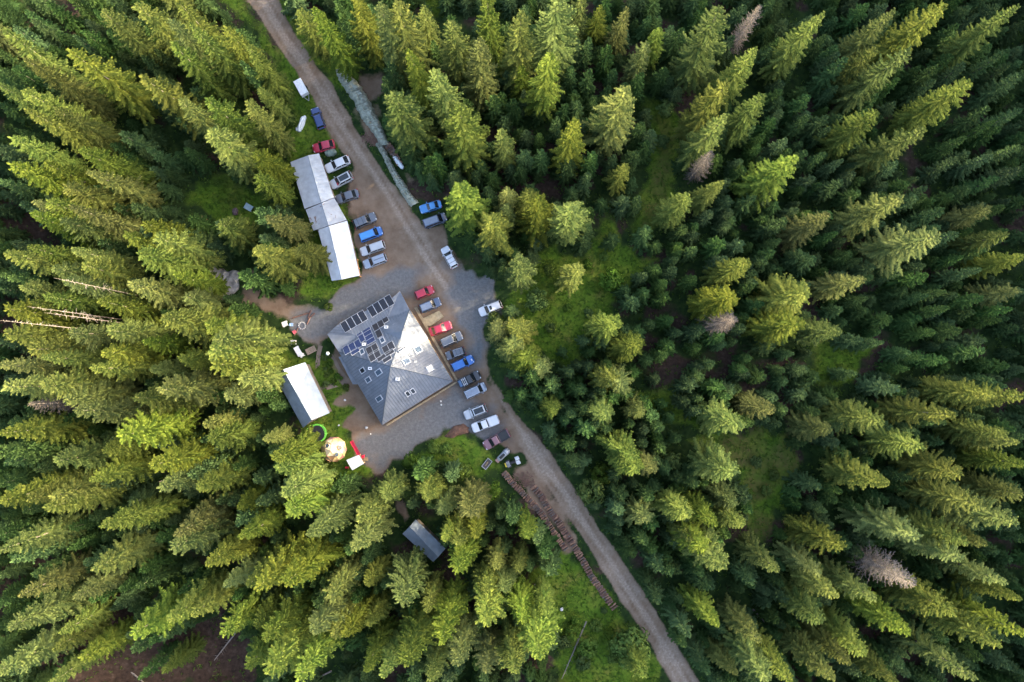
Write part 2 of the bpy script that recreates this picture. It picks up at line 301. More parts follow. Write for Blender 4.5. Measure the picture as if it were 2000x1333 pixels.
def spruce_quads(h, Rm, seed, whorl=0.62, nb=8, z0f=0.10, dens=1.0, bare=False, power=0.8, step=0.30):
    rg = random.Random(seed); Q = []; rn = []
    z = z0f * h; up = Vector((0, 0, 1)); az0 = 0.0
    lob = [rg.uniform(0.72, 1.22) for _ in range(8)]
    while z < h - 0.25:
        t = (z - z0f * h) / (h * (1 - z0f))
        L0 = Rm * ((1 - t) ** power) * (0.72 + 0.28 * min(1, t / 0.12)) * (1 + 0.10 * math.sin(z * 1.7 + seed)) + 0.16
        n = max(4, int(nb * (0.65 + 0.5 * (1 - t)) * dens + rg.random()))
        az0 += rg.uniform(0.3, 1.2)
        for i in range(n):
            az = az0 + 2 * math.pi * (i + rg.uniform(-.3, .3)) / n
            L = L0 * rg.uniform(0.62, 1.18) * lob[int((az % (2 * math.pi)) / (2 * math.pi) * 8) % 8]
            if rg.random() < 0.05: continue
            pit = R(-26 + 52 * t ** 0.8 + rg.uniform(-9, 9))
            o = Vector((math.cos(az), math.sin(az), 0)); sd = Vector((-o.y, o.x, 0))
            zz = z + rg.uniform(-.3, .3) * whorl
            K = max(3, int(L / step)); pts = []
            for k in range(K + 1):
                s = k / K
                pts.append(o * (L * s * math.cos(pit * 0.9)) + up * (zz + L * s * math.sin(pit) + 0.20 * L * (s * s - s)) + sd * (0.06 * L * math.sin(s * 3 + i)))
            br = rg.random() * 0.6
            ks = max(1, int(K * (0.12 if not bare else 0.05)))
            for k in range(ks, K):
                p, q = pts[k], pts[k + 1]; s = (k + 0.5) / K; d = (q - p).normalized()
                wd = (0.05 if bare else 0.16) * (1.0 if s < 0.85 else 0.7)
                Q.append((p - sd * wd, p + sd * wd, q + sd * wd * 0.8, q - sd * wd * 0.8)); rn.append(min(1, br + rg.random() * 0.4))
                tl = (0.16 + 0.17 * L * (1.15 - s) * min(1, s * 3.5)) * rg.uniform(0.75, 1.25)
                for sg in (-1, 1):
                    if bare and rg.random() < 0.25: continue
                    a = R(rg.uniform(38, 62)); td = (d * math.cos(a) + sd * (sg * math.sin(a)) - up * rg.uniform(0.15, 0.6)).normalized()
                    b0 = p.lerp(q, rg.random()); e = b0 + td * tl * (1.3 if not bare else 1.2)
                    nrm = td.cross(up).normalized() * ((0.105 if not bare else 0.022) * (1 + 0.25 * L / 3)) + up * rg.uniform(-.05, .05)
                    mid = b0.lerp(e, 0.45) + up * 0.04
                    Q.append((b0, mid + nrm, e, mid - nrm)); rn.append(min(1, br + rg.random() * 0.4))
            e = pts[-1] + (pts[-1] - pts[-2]).normalized() * 0.18
            Q.append((pts[-1] - sd * 0.10, pts[-1].lerp(e, .5) + up * .03, e, pts[-1] + sd * 0.10)); rn.append(min(1, br + 0.4))
        z += whorl * (0.75 + 0.45 * (1 - t)) * rg.uniform(0.8, 1.2)
    for k in range(5):                                    # leader
        a = k * 1.3; o = Vector((math.cos(a), math.sin(a), 0)) * 0.09
        Q.append((Vector((0, 0, h - .8)) - o, Vector((0, 0, h - .8)) + o, Vector((0, 0, h + .3)) + o * .2, Vector((0, 0, h + .3)) - o * .2)); rn.append(0.8)
    return np.array([[tuple(v) for v in q] for q in Q], np.float32), np.array(rn, np.float32)
def trunk_mesh(h, r, m, bend=0.0):
    b = MB(); k = 6
    for i in range(k):
        a = i / k; c = (i + 1) / k
        b.tube((bend * a * a, 0, h * a * 0.98), (bend * c * c, 0, h * c * 0.98), r * (1 - a) ** 1.2 + 0.008, r * (1 - c) ** 1.2 + 0.008, 7, cap=(i in (0, k - 1)))
    me = mesh('trunk', b.v, b.f, True); me.materials.append(m); return me
SP = []
for i, (h, rm, pw, wl, nb) in enumerate(((26, 3.1, .62, .66, 9), (26, 3.4, .52, .70, 9), (26, 2.9, .72, .62, 9), (26, 3.2, .48, .72, 8), (26, 3.4, .60, .68, 10), (26, 3.0, .56, .74, 8), (26, 3.1, .44, .66, 9), (26, 3.2, .66, .80, 9), (26, 3.6, .50, .86, 8), (26, 2.8, .60, .58, 10), (26, 3.3, .78, .70, 9))):
    q, r = spruce_quads(h, rm, 11 + i, wl, nb, 0.12, 1.0, False, pw, 0.28)
    SP.append((soup('crown', q, r, fol_sp), trunk_mesh(h, 0.30, bark), h))
YG = []
for i, (h, rm, pw) in enumerate(((9, 2.0, .75), (9, 2.3, .65), (9, 1.8, .85), (9, 2.5, .60))):
    q, r = spruce_quads(h, rm, 41 + i, 0.48, 9, 0.05, 1.0, False, pw, 0.25)
    YG.append((soup('crown', q, r, fol_yg), trunk_mesh(h, 0.14, bark), h))
DD = []
for i in range(2):
    q, r = spruce_quads(24, 3.2, 71 + i, 0.55, 9, 0.18, 1.1, True, .62, 0.28)
    DD.append((soup('crown', q, r, fol_dd), trunk_mesh(24, 0.26, palewood), 24))
def blob_quads(seed, h, rad, n, leaf):
    rg = np.random.RandomState(seed); Q = []; rn = []
    ncl = 26
    cs = []
    for _ in range(ncl):
        d = rg.randn(3); d[2] = abs(d[2]) * 0.9 + 0.05; d /= np.linalg.norm(d)
        cs.append((np.array([0, 0, h * 0.45]) + d * np.array([rad * .72, rad * .72, h * 0.42]) * rg.uniform(.65, 1.0), rad * rg.uniform(.22, .42), rg.rand() * 0.5))
    for _ in range(n):
        c, r, b = cs[rg.randint(ncl)]; d = rg.randn(3); d /= np.linalg.norm(d)
        p = c + d * r * rg.uniform(.6, 1.05)
        if p[2] < 0.05: p[2] = 0.05 + rg.rand() * .2
        a = np.cross(d, rg.randn(3)); a /= np.linalg.norm(a); e = np.cross(d, a); e = e + d * rg.uniform(-.4, .4)
        l = leaf * rg.uniform(.6, 1.3)
        Q.append((p - a * l * .5, p - e * l * .35, p + a * l * .5, p + e * l * .35)); rn.append(min(1, b + rg.rand() * .5))
    return np.array(Q, np.float32), np.array(rn)
BL = []
for i, (h, r, n, lf) in enumerate(((3.0, 1.8, 1800, .30), (3.0, 2.1, 2000, .32), (3.0, 1.6, 1600, .28))):
    q, rr = blob_quads(91 + i, h, r, n, lf); BL.append((soup('crown', q, rr, fol_bl), trunk_mesh(2.0, 0.07, bark), 3.0))
CROWN = {}
TREES = []                                                # records for labels: (root, kind, tip pixel, height)
def tree(kind, x, y, h, rs=1.0, rz=None, tilt=True):
    lst = {'spruce': SP, 'young': YG, 'dead': DD, 'bush': BL}[kind]
    cm, tm, h0 = random.choice(lst); s = h / h0
    nm = {'spruce': 'spruce_tree', 'young': 'young_spruce', 'dead': 'dead_spruce', 'bush': 'leafy_bush'}[kind]
    root = empty(nm, (x, y, float(terr(x, y)) - 0.05), random.uniform(0, 6.28) if rz is None else rz)
    if tilt: root.rotation_euler[0] = R(random.gauss(0, 1.2)); root.rotation_euler[1] = R(random.gauss(0, 1.2))
    root.scale = (s * rs, s * rs, s)
    CROWN.setdefault(cm.name, link('crown', cm, root)) if cm.name not in CROWN else link('crown', cm, root)
    link('trunk', tm, root)
    TREES.append([root, kind, PX((x, y, float(terr(x, y)) + h)), h]); return root
POS = []                                                  # (x, y, h, radius)
def tip(px, py, h, rf=1.0, kind=None):
    h = h * (1 - (0.20 if px < 950 else 0.14) * min(1.0, max(0.0, (abs(px - 950) - 350) / 450.0))) if kind != 'bush' else h
    z = h
    for _ in range(8):
        p = U(px, py, z); z = float(terr(p.x, p.y)) + h
    k = kind or ('young' if h < 14 else 'spruce')
    rad = (0.086 * h + 1.05) if k != 'bush' else h * .6
    base = {'spruce': 3.1 * h / 26, 'young': 2.15 * h / 9, 'dead': 3.2 * h / 24, 'bush': 1.8 * h / 3}[k]
    rs = rad / base * rf * random.uniform(.94, 1.06)
    POS.append((p.x, p.y, h, rad * rf)); tree(k, p.x, p.y, h, rs)
TIPS = """0 68 32 1.1;50 118 30;202 22 26;135 100 33 1.1;42 165 30;42 207 30;18 268 26;15 318 28;85 322 24;172 328 28;277 133 30 1.15;335 52 22;380 55 28;330 88 28;345 203 27 .9;415 203 27;397 255 27 1.1;500 170 18 .8;476 202 24 .9;482 102 22 .9;505 302 18;500 345 18;345 -4 28;270 -5 26;130 368 26;60 392 24;0 175 26;285 290 14;360 290 13;440 60 22
69 430 26;115 428 24;150 405 30;95 395 26;283 431 24;240 461 22;312 470 26;417 434 19;525 412 21;497 490 22 1.25;590 483 15 1.1;0 488 28;55 490 26;138 484 26;272 494 28;345 540 22;133 547 26;165 525 24;255 560 26;38 562 24;90 580 26;198 597 26;3 605 26;57 592 24;313 621 31 1.15;355 580 17;135 643 28;210 640 26;425 655 29 1.1;417 681 29;418 709 27;468 735 22;196 681 26;276 670 22;68 670 26;87 700 28;180 718 28;291 718 22;351 699 22;0 655 26;0 718 28;82 748 28;125 778 28;270 787 26;320 755 28 1.2;0 760 28;444 772 18;503 780 14 .85
0 848 28 1.1;148 820 30;232 840 30 1.1;392 840 20;100 906 26;164 928 26;300 908 28 1.1;312 944 26;388 956 22;512 860 16 .8;528 892 26 .85;550 968 26;564 1002 24;4 974 26;96 964 26;104 996 26;210 1032 28;336 1040 26;336 1072 26;404 1104 24;464 1060 24;484 1148 24;440 1152 22;460 992 17;182 1108 26;0 1072 28;326 1212 26;428 1244 24;28 1168 26;140 1168 22;16 1232 26;114 1244 20;96 1276 20;164 1288 20;256 1272 15;268 1324 16;320 1316 16;2 1320 26;100 1328 20;516 1316 28 1.1;504 1220 18;524 1252 26;568 1140 26;272 1148 13;280 1116 12
602 1043 28;703 1020 23;692 1069 24;753 968 16;815 925 13 1.1;831 968 15;868 1001 14;877 936 12;916 996 21;872 1058 17 .75;893 1056 15;903 1108 19;922 1043 16;965 1114 15;1013 1114 14;1005 1020 13 1.2;1030 1046 14 1.1;1052 1060 13;1065 1085 13;1078 1125 12;981 1153 15;952 1215 25;945 1160 18;1017 1212 19;1065 1209 19;770 1179 25;825 1196 19;861 1248 27;890 1303 23;792 1303 27 1.1;838 1332 20;760 1322 22;708 1309 22;724 1218 14;682 1251 20;648 1238 20;610 1241 24;643 1163 20;506 1147 26;585 1322 28;721 1147 15;1000 1322 22;1058 1300 29 1.15;955 1309 18;545 915 22 .85
954 3 27 .9;1013 20 28;925 80 27 .95;1069 99 26;1096 -5 29 1.2;1132 0 18;1223 8 18;1174 14 14;1150 72 12;1189 96 12;1261 89 16;1291 56 14;1333 57 12;1417 25 29 1.15;1414 162 27;1417 216 27;1223 178 28 1.05;1120 236 25 .9;986 254 20;895 213 28 1.35;860 138 27;880 42 24;903 360 25 1.35;991 368 17;1027 381 16;1222 324 15;1162 303 12;1111 315 12;1144 342 10;1030 291 12;1063 297 12;1057 189 10;1105 204 9;1129 195 10;1162 186 10;1090 228 12;1054 261 9;1030 255 9;1003 195 10;1024 180 10;1156 135 12;1120 132 10;1261 237 12;1264 276 9;1243 300 12;1201 303 10;1408 354 18;1345 381 20;1225 387 10;1252 387 10;1249 141 12;907 195 12;961 186 12;1021 129 14
622 12 25 .85;590 20 17;687 -5 24;747 2 28 1.1;772 5 28;820 8 18;810 100 25;772 185 27 1.1;745 150 13;762 125 13;848 308 13;830 312 12
1607 19 28;1481 84 26;1502 181 25;1750 21 26;1712 84 22;1847 3 28;1763 100 28;1898 156 28;1718 222 24;1805 243 28;1652 114 15;1583 186 12;1580 228 12;1535 273 12;1547 312 25 1.4;1610 297 12;1643 357 12;1997 6 28;1832 129 14;1937 216 15;1949 237 14;1889 270 14;1940 300 15;1955 345 14;1622 249 10;1883 132 14;1967 102 16;1997 150 16;1999 210 16;1994 282 16;1755 394 26 1.1;1523 174 10;1529 216 10;1874 312 14;1997 324 16
960 418 24 1.05;993 403 15;1055 403 21 1.1;1122 405 23 1.15;1015 512 24 1.15;1123 520 19 1.05;1195 627 21 1.1;1245 672 21 1.1;1015 642 19 1.1;975 645 16 1.05;1030 700 19 1.25;1060 718 16 1.05;1002 676 17 1.15;1042 735 13;1000 605 6;1115 727 8;1080 757 11;1078 797 15;1190 737 17;1225 737 19;1463 512 22;1425 580 21 1.2;1362 485 10;1269 448 10 1.1;1200 463 8;1320 529 10;1260 538 9;1239 586 9 1.1;1299 580 9;1278 631 9;1302 694 10;1332 646 10;1368 679 8;1416 673 8;1371 736 9;1395 715 9;1434 766 9;1458 724 8;1510 792 21;1440 818 21 1.1;1270 790 13;1470 562 12;1101 688 5;1146 664 8
1193 812 19 1.15;1260 802 15;1150 840 13;1122 907 13 1.15;1232 890 20 1.1;1250 920 20;1277 915 15;1295 877 8;1425 925 21 1.2;1265 1020 15;1215 1000 12;1345 1010 19;1402 1022 21;1437 982 15;1452 1027 17;1418 1112 24 1.2;1375 1075 19;1352 1062 15;1262 1062 12;1230 1065 9;1525 1115 22;1395 1225 19 1.1;1350 1240 13;1490 1265 22;1545 1325 24;1512 1330 24;1287 1170 9;1472 1135 12;1290 1110 12;1257 1322 15;1440 1322 16;1287 905 9
1720 815 25;1860 812 28;1627 842 19 1.1;1742 950 28 1.2;1805 875 24;1887 922 24;1910 990 26;1990 1027 28;1795 1052 25 1.1;1885 1064 27;1637 1072 22;1945 765 25;1997 785 26;1752 757 15 1.1;1775 937 13;1932 1060 20;1997 875 22;1965 850 22;2000 912 22;1997 975 20
1887 1090 26;1647 1170 24;1600 1120 18;1710 1172 24;1867 1207 26;1777 1237 26;1952 1255 26;1997 1245 26;1615 1217 22;1692 1270 22;1662 1295 22;1625 1325 24;1905 1330 28;1957 1140 22;1997 1175 22;1750 1332 20
1622 424 23 1.1;1836 451 29 1.1;1691 538 23 1.15;1574 562 23 1.25;1568 637 23 1.2;1643 640 21 1.1;1529 430 14;1724 670 12;1682 664 10;1832 649 12;1880 643 14;1670 730 10;1853 703 14;1922 691 14;1964 622 14;1853 604 14;1817 535 15 1.1;1919 529 16;1850 568 14;1919 580 14;1880 451 16;1964 454 18;1940 406 18;1850 409 16;1998 505 18;1997 568 18;1976 604 14;1574 724 10;1463 733 8;1550 691 8;1469 700 8;1574 772 9"""
for ln in TIPS.replace('\n', ';').split(';'):
    a = [float(v) for v in ln.split()]
    tip(*a)
for a in ((1405, 290, 20, .8), (1446, 627, 21, .95), (1790, 1148, 25, 1.1), (1490, 8, 20, .7), (60, 795, 22, .8)): tip(*a, kind='dead')
for a in ((1302, 205, 4, 1.), (1300, 270, 3.5, .9), (1197, 547, 3.5, 1.2), (1074, 526, 2.6, 1.), (1149, 517, 2.6, 1.), (1047, 586, 3.4, 1.1), (1160, 965, 5, 1.), (1240, 1275, 6.5, 1.), (1125, 1215, 1.6, 1.2), (1165, 1225, 1.8, 1.3), (1105, 1260, 2.2, 1.3), (1140, 1300, 2.6, 1.2), (1200, 1290, 2.2, 1.2), (1180, 1195, 1.2, 1.2), (1480, 905, 1.6, 1.2), (1515, 930, 1.8, 1.2), (1465, 965, 1.5, 1.2), (1110, 600, 1.3, 1.2), (1150, 610, 1.2, 1.3), (1075, 640, 1.6, 1.2), (1180, 500, 1.5, 1.2), (1090, 560, 1.2, 1.2), (1175, 930, 4, 1.), (965, 625, 3, 1.), (845, 875, 3, 1.), (800, 900, 3, 1.2), (870, 880, 3, 1.), (1120, 1240, 2.5, 1.2), (1150, 1270, 3, 1.2), (1190, 1240, 2, 1.2), (640, 600, 1.6, 1.), (905, 925, 3, 1.1), (960, 960, 3.4, 1.1), (1330, 960, 4, 1.), (1320, 900, 4, 1.), (1500, 960, 2, 1.), (560, 230, 3, 1.)): tip(*a, kind='bush')
# understory and gap filling in the woods that the photograph shows between the large trees
PA = np.array(POS)
cand = []
rg = random.Random(5)
for _ in range(24000):
    px, py = rg.uniform(-40, 2040), rg.uniform(-40, 1373)
    p = G(px, py)
    d = np.hypot(PA[:, 0] - p.x, PA[:, 1] - p.y)
    if (d < np.minimum(2.1, 0.5 * PA[:, 3] + .6)).any(): continue
    if in_open(p.x, p.y, 1.1, OPENH) or in_open(p.x, p.y, rg.uniform(-.1, 1.3), OPENS): continue
    left = px < 760
    h = rg.uniform(4.5, 10.5) if not left else rg.uniform(4, 12)
    if left and rg.random() < 0.18: h = rg.uniform(15, 22)
    if any(math.hypot(p.x - c[0], p.y - c[1]) < (1.5 if h < 14 else 3.6) for c in cand): continue
    cand.append((p.x, p.y, h))
    if len(cand) >= 1600: break
nyoung = sum(1 for t in TREES if t[1] == 'young'); nsp = sum(1 for t in TREES if t[1] == 'spruce')
cand.sort(key=lambda c: -c[2]); rest = []
for x, y, h in cand:
    if h < 14 and nyoung < 300: tree('young', x, y, h, (0.085 * h + 1.15) / (2.15 * h / 9)); nyoung += 1
    elif h >= 14 and nsp < 300: tree('spruce', x, y, h, (0.085 * h + 1.15) / (3.1 * h / 26)); nsp += 1
    else: rest.append((x, y, h))
def wood(name, pts, label, protos, h0, r0, k0=0.085):
    """many small or out of sight trees as one object: points that carry the crowns"""
    me = bpy.data.meshes.new(name); n = len(pts)
    me.vertices.add(n); me.vertices.foreach_set('co', np.array([(x, y, float(terr(x, y)) - .05) for x, y, h in pts], np.float32).reshape(-1))
    sc = np.array([((k0 * h + 1.15) / r0, (k0 * h + 1.15) / r0, h / h0) for x, y, h in pts], np.float32)
    me.attributes.new('sc', 'FLOAT_VECTOR', 'POINT').data.foreach_set('vector', sc.reshape(-1))
    me.attributes.new('rotv', 'FLOAT_VECTOR', 'POINT').data.foreach_set('vector', np.array([(0, 0, rg.uniform(0, 6.28)) for _ in pts], np.float32).reshape(-1))
    me.attributes.new('var', 'INT', 'POINT').data.foreach_set('value', np.array([rg.randrange(len(protos)) for _ in pts], np.int32))
    o = link(name, me); g = bpy.data.node_groups.new(name, 'GeometryNodeTree')
    g.interface.new_socket('Geometry', in_out='INPUT', socket_type='NodeSocketGeometry'); g.interface.new_socket('Geometry', in_out='OUTPUT', socket_type='NodeSocketGeometry')
    N = g.nodes.new; L = g.links.new; gi = N('NodeGroupInput'); go = N('NodeGroupOutput'); jn = N('GeometryNodeJoinGeometry')
    def na(nm, t): a = N('GeometryNodeInputNamedAttribute'); a.data_type = t; a.inputs[0].default_value = nm; return a.outputs[0]
    sca = na('sc', 'FLOAT_VECTOR'); er = N('FunctionNodeEulerToRotation'); L(na('rotv', 'FLOAT_VECTOR'), er.inputs[0]); va = na('var', 'INT')
    for i, src in enumerate(protos):
        oi = N('GeometryNodeObjectInfo'); oi.transform_space = 'ORIGINAL'; oi.inputs['Object'].default_value = src; oi.inputs['As Instance'].default_value = True
        cp = N('FunctionNodeCompare'); cp.data_type = 'INT'; cp.operation = 'EQUAL'; L(va, cp.inputs[2]); cp.inputs[3].default_value = i
        ip = N('GeometryNodeInstanceOnPoints'); L(gi.outputs[0], ip.inputs['Points']); L(cp.outputs[0], ip.inputs['Selection']); L(oi.outputs['Geometry'], ip.inputs['Instance']); L(er.outputs[0], ip.inputs['Rotation']); L(sca, ip.inputs['Scale'])
        L(ip.outputs[0], jn.inputs[0])
    L(jn.outputs[0], go.inputs[0]); md = o.modifiers.new('crowns', 'NODES'); md.node_group = g
    return tag(o, label, 'wood', None, 'stuff')
if rest: wood('undergrowth', rest, 'low young spruces filling the gaps under the tall trees', [CROWN[t[0].name] for t in YG if t[0].name in CROWN], 9, 2.15)
# the forest goes on beyond the picture on every side
outer = []
for _ in range(14000):
    x, y = rg.uniform(-125, 215), rg.uniform(-110, 118)
    px, py = PX((x, y, float(terr(x, y)))); pt = PX((x, y, float(terr(x, y)) + 26))
    if -30 < px < 2030 and -30 < py < 1363: continue
    if -8 < pt[0] < 2008 and -8 < pt[1] < 1341: continue
    if x < 60 and rg.random() < .9: continue
    if abs((x - (-48)) * .87 + (y - 75) * .5) < 4 and y > 60: continue
    if abs((x - 34) * .87 + (y + 70) * .5) < 4 and y < -55: continue
    if any(math.hypot(x - c[0], y - c[1]) < 4.9 for c in outer): continue
    outer.append((x, y, rg.uniform(22, 31)))
    if len(outer) >= 640: break
wood('forest', outer, 'spruce forest carrying on beyond the edges of the picture', [CROWN[t[0].name] for t in SP if t[0].name in CROWN], 26, 3.1)
#@@ENDTREES
# ---------------------------------------------------------------- house
roofmetal = roofmat('grey_sheet_roof', (0.138, 0.153, 0.176), 0.65)
seamm = mat('roof_seam_metal', (0.075, 0.085, 0.10), 0.45, 0.15, 0.08)
wallwood = mat('larch_boarding', (0.36, 0.25, 0.13), 0.8, 0, 0.25, 2.5, 0.3, 12)
whitem = mat('white_frame', (0.55, 0.56, 0.57), 0.5, 0, 0.06)
alum = mat('bare_aluminium', (0.45, 0.46, 0.48), 0.5, 0.2, 0.08)
glass = mat('dark_window_glass', (0.02, 0.024, 0.028), 0.08, 0, 0.1)
skyglass = mat('skylight_glass', (0.10, 0.14, 0.19), 0.06, 0.35, 0.1)
pvblack = mat('black_solar_cells', (0.012, 0.013, 0.018), 0.28, 0, 0.2, 6)
pvblue = mat('blue_solar_cells', (0.04, 0.055, 0.12), 0.25, 0, 0.25, 6)
pvdark = mat('dark_brown_solar_cells', (0.035, 0.033, 0.037), 0.3, 0, 0.25, 6)
HOX, HOY, HSC = 620.0, 550.0, 4.4433
def hp(cx, cy): return HOX + cx / HSC, HOY + cy / HSC
def hz(cx, cy, z): return U(*hp(cx, cy), z)
ZE = 3.4; ZA = 8.6
cW, cS, cE, cN = hz(185, 612, ZE), hz(560, 1248, ZE), hz(1175, 865, ZE), hz(800, 245, ZE)
cA = hz(635, 738, ZA)
def plane(a, b, c):
    n = (b - a).cross(c - a).normalized()
    if n.z < 0: n = -n
    return a, n
PNW, PNE, PSE, PSW = plane(cA, cW, cN), plane(cA, cN, cE), plane(cA, cE, cS), plane(cA, cS, cW)
def hpl(cx, cy, P): return UP(*hp(cx, cy), *P)
hbase = (cW + cE + cS + cN) / 4
house = empty('lodge_house', (hbase.x, hbase.y, 0)); HO = Vector((hbase.x, hbase.y, 0))
tag(house, 'large square lodge with grey hipped metal roof covered in solar panels', 'house')
def hl(pts): return [Vector(p) - HO for p in pts]
def hpart(name, b, m, parent=None): return b.build(name, m, parent if parent is not None else house)
roof = empty('roof', (0, 0, 0)); roof.parent = house
c_ = hpl(345, 478, PNW); f_ = hpl(612, 318, PNW)
ea, eb, ee, en = hz(85, 460, 2.1), hz(165, 385, 2.55), hz(655, 138, 2.55), hz(715, 85, 2.3)
faces = {'nw': [cA, cN, f_, c_, cW], 'ne': [cA, cE, cN], 'se': [cA, cS, cE], 'sw': [cA, cW, cS]}
for k, pts in faces.items(): hpart('roof_slope', MB().slab(hl(pts), 0.14), roofmetal, roof)
dn = Vector((0, 0, 0.012))
hpart('roof_slope', MB().slab(hl([c_ - dn, f_ - dn, ee, eb]), 0.12), roofmetal, roof)
hpart('roof_slope', MB().slab(hl([c_ - dn, eb, ea]), 0.12).slab(hl([c_ - dn, ea, cW - dn]), 0.12), roofmetal, roof)
hpart('roof_slope', MB().slab(hl([f_ - dn, cN - dn, en]), 0.12).slab(hl([f_ - dn, en, ee]), 0.12), roofmetal, roof)
# raised hip over the corner towards the picture's top
T0 = hpl(735, 440, PNW); Tt = U(*hp(735, 440), T0.z + 0.75)
l1, l2 = hpl(570, 392, PNW), hpl(582, 442, PNW); r1, r2 = hpl(962, 494, PNE), hpl(905, 537, PNE); vb = hpl(720, 512, PNE); vb = vb + Vector((0, 0, .02)); cNl = cN + Vector((0, 0, .03))
up = Vector((0, 0, .04))
hpart('roof_slope', MB().poly(hl([Tt, l1 + up, cNl])).poly(hl([Tt, cNl, r1 + up])).poly(hl([Tt, r1 + up, r2 + up, vb + up])).poly(hl([Tt, vb + up, l2 + up, l1 + up])), roofmetal, roof)
def seams(poly, downdir, step, name='seam_lines', hgt=0.05, wd=0.035, lift=0.0):
    """standing seams running down a slope, clipped to its polygon"""
    P = [Vector(p) for p in poly]; n = (P[1] - P[0]).cross(P[2] - P[0]).normalized()
    if n.z < 0: n = -n
    d = (downdir - n * downdir.dot(n)).normalized(); u = n.cross(d).normalized(); o = P[0]
    uv = [((p - o).dot(u), (p - o).dot(d)) for p in P]; b = MB(); lo = min(a for a, _ in uv); hi = max(a for a, _ in uv); x = lo + step * .5
    while x < hi:
        ys = []
        for i in range(len(uv)):
            (x0, y0), (x1, y1) = uv[i], uv[(i + 1) % len(uv)]
            if (x0 - x) * (x1 - x) < 0: ys.append(y0 + (y1 - y0) * (x - x0) / (x1 - x0))
        if len(ys) >= 2:
            ys.sort(); p0 = o + u * x + d * (ys[0] + .02) + n * lift; p1 = o + u * x + d * (ys[-1] - .02) + n * lift
            q = [p0 - u * wd, p0 + u * wd, p1 + u * wd, p1 - u * wd]; k = len(b.v)
            b.v += [tuple(a) for a in q] + [tuple(a + n * hgt) for a in q]
            b.f += [(k + 4, k + 5, k + 6, k + 7), (k, k + 1, k + 5, k + 4), (k + 1, k + 2, k + 6, k + 5), (k + 2, k + 3, k + 7, k + 6), (k + 3, k, k + 4, k + 7)]
        x += step
    return b
for k, pts in faces.items():
    mid = (pts[1] + pts[-1]) / 2 - cA
    if k == 'nw': mid = (cN + cW) / 2 - cA
    s_ = hpart('standing_seams', seams(hl(pts), mid, 0.52), seamm, roof); s_['kind'] = 'stuff'
s_ = hpart('standing_seams', seams(hl([c_, f_, ee, eb]), (ee + eb - c_ - f_), 0.52), seamm, roof); s_['kind'] = 'stuff'
s_ = hpart('standing_seams', seams(hl([c_, eb, ea]), (ea - c_), 0.52), seamm, roof); s_['kind'] = 'stuff'
for q in (cW, cS, cE):
    hpart('hip_cap', MB().tube(cA - HO + Vector((0, 0, .03)), q - HO + Vector((0, 0, .03)), .07, n=6), seamm, roof)
hpart('hip_cap', MB().tube(Tt - HO, cNl - HO, .06, n=6).tube(cA - HO + Vector((0, 0, .03)), vb - HO, .07, n=6), seamm, roof)
# lean-to strip on the garden side
hpart('lean_to_roof', MB().slab(hl([hz(183, 655, 2.9), hz(222, 650, 3.05), hz(352, 893, 3.05), hz(306, 893, 2.7)]), .1), roofmetal)
# walls, boarded; deck along the cars and the lower side
def inset(P, k): c = sum(P, Vector()) / len(P); return [p + (c - p).normalized() * k for p in P]
wq = inset([cW, cS, cE, cN], 0.35)
def wall(a, b_, h0, h1, th=.16):
    a, b_ = Vector((a.x, a.y, 0)) - HO, Vector((b_.x, b_.y, 0)) - HO; d = (b_ - a).normalized(); n = Vector((d.y, -d.x, 0)) * th
    m = MB(); m.v = [tuple(v) for v in (a, b_, b_ + n, a + n)]; m.v = [(x, y, h0) for x, y, z in m.v] + [(x, y, h1) for x, y, z in m.v]
    m.f = [(0, 1, 5, 4), (1, 2, 6, 5), (2, 3, 7, 6), (3, 0, 4, 7), (4, 5, 6, 7), (3, 2, 1, 0)]; return m
for a, b_ in ((wq[0], wq[1]), (wq[1], wq[2]), (wq[2], wq[3])): hpart('wall', wall(a, b_, 0, ZE - .12), wallwood)
ew = inset([ea, eb, ee, en], 0.4)
for a, b_, hh in ((ew[0], ew[1], 1.95), (ew[1], ew[2], 2.3), (ew[2], ew[3], 2.1)): hpart('wall', wall(a, b_, 0, hh), wallwood)
deckm = mat('weathered_deck_boards', (0.34, 0.27, 0.17), 0.85, 0, 0.3, 2.0, 0.2)
def planks(pts4, n, z, th, gap=.03, name='plank', parent=house):
    """n boards filling the quad a-b-c-d, running a->b, stacked a->d"""
    a, b_, c, d = [Vector((p.x, p.y, 0)) - HO for p in pts4]
    for i in range(n):
        s0, s1 = i / n, (i + 1) / n - gap / max(.01, (d - a).length)
        q = [a.lerp(d, s0), b_.lerp(c, s0), b_.lerp(c, s1), a.lerp(d, s1)]; zz = z + random.uniform(-.008, .008)
        MB().slab([Vector((p.x, p.y, zz)) for p in q], th).build(name, deckm, parent)
planks([hz(1205, 868, .4), hz(595, 1243, .4), hz(603, 1258, .4), hz(1213, 880, .4)], 2, .42, .16, name='deck_plank')
planks([hz(838, 228, .4), hz(1205, 868, .4), hz(1222, 860, .4), hz(865, 224, .4)], 5, .40, .16, name='deck_plank')
ramp = MB().slab(hl([hz(925, 385, .34), hz(915, 320, .34), hz(1055, 255, .30), hz(1095, 305, .30), hz(985, 385, .34)]), .3).build('entrance_slab', mat('mossy_concrete_slab', (0.30, 0.245, 0.15), .9, 0, .35, 1.5, .4, 6), house)
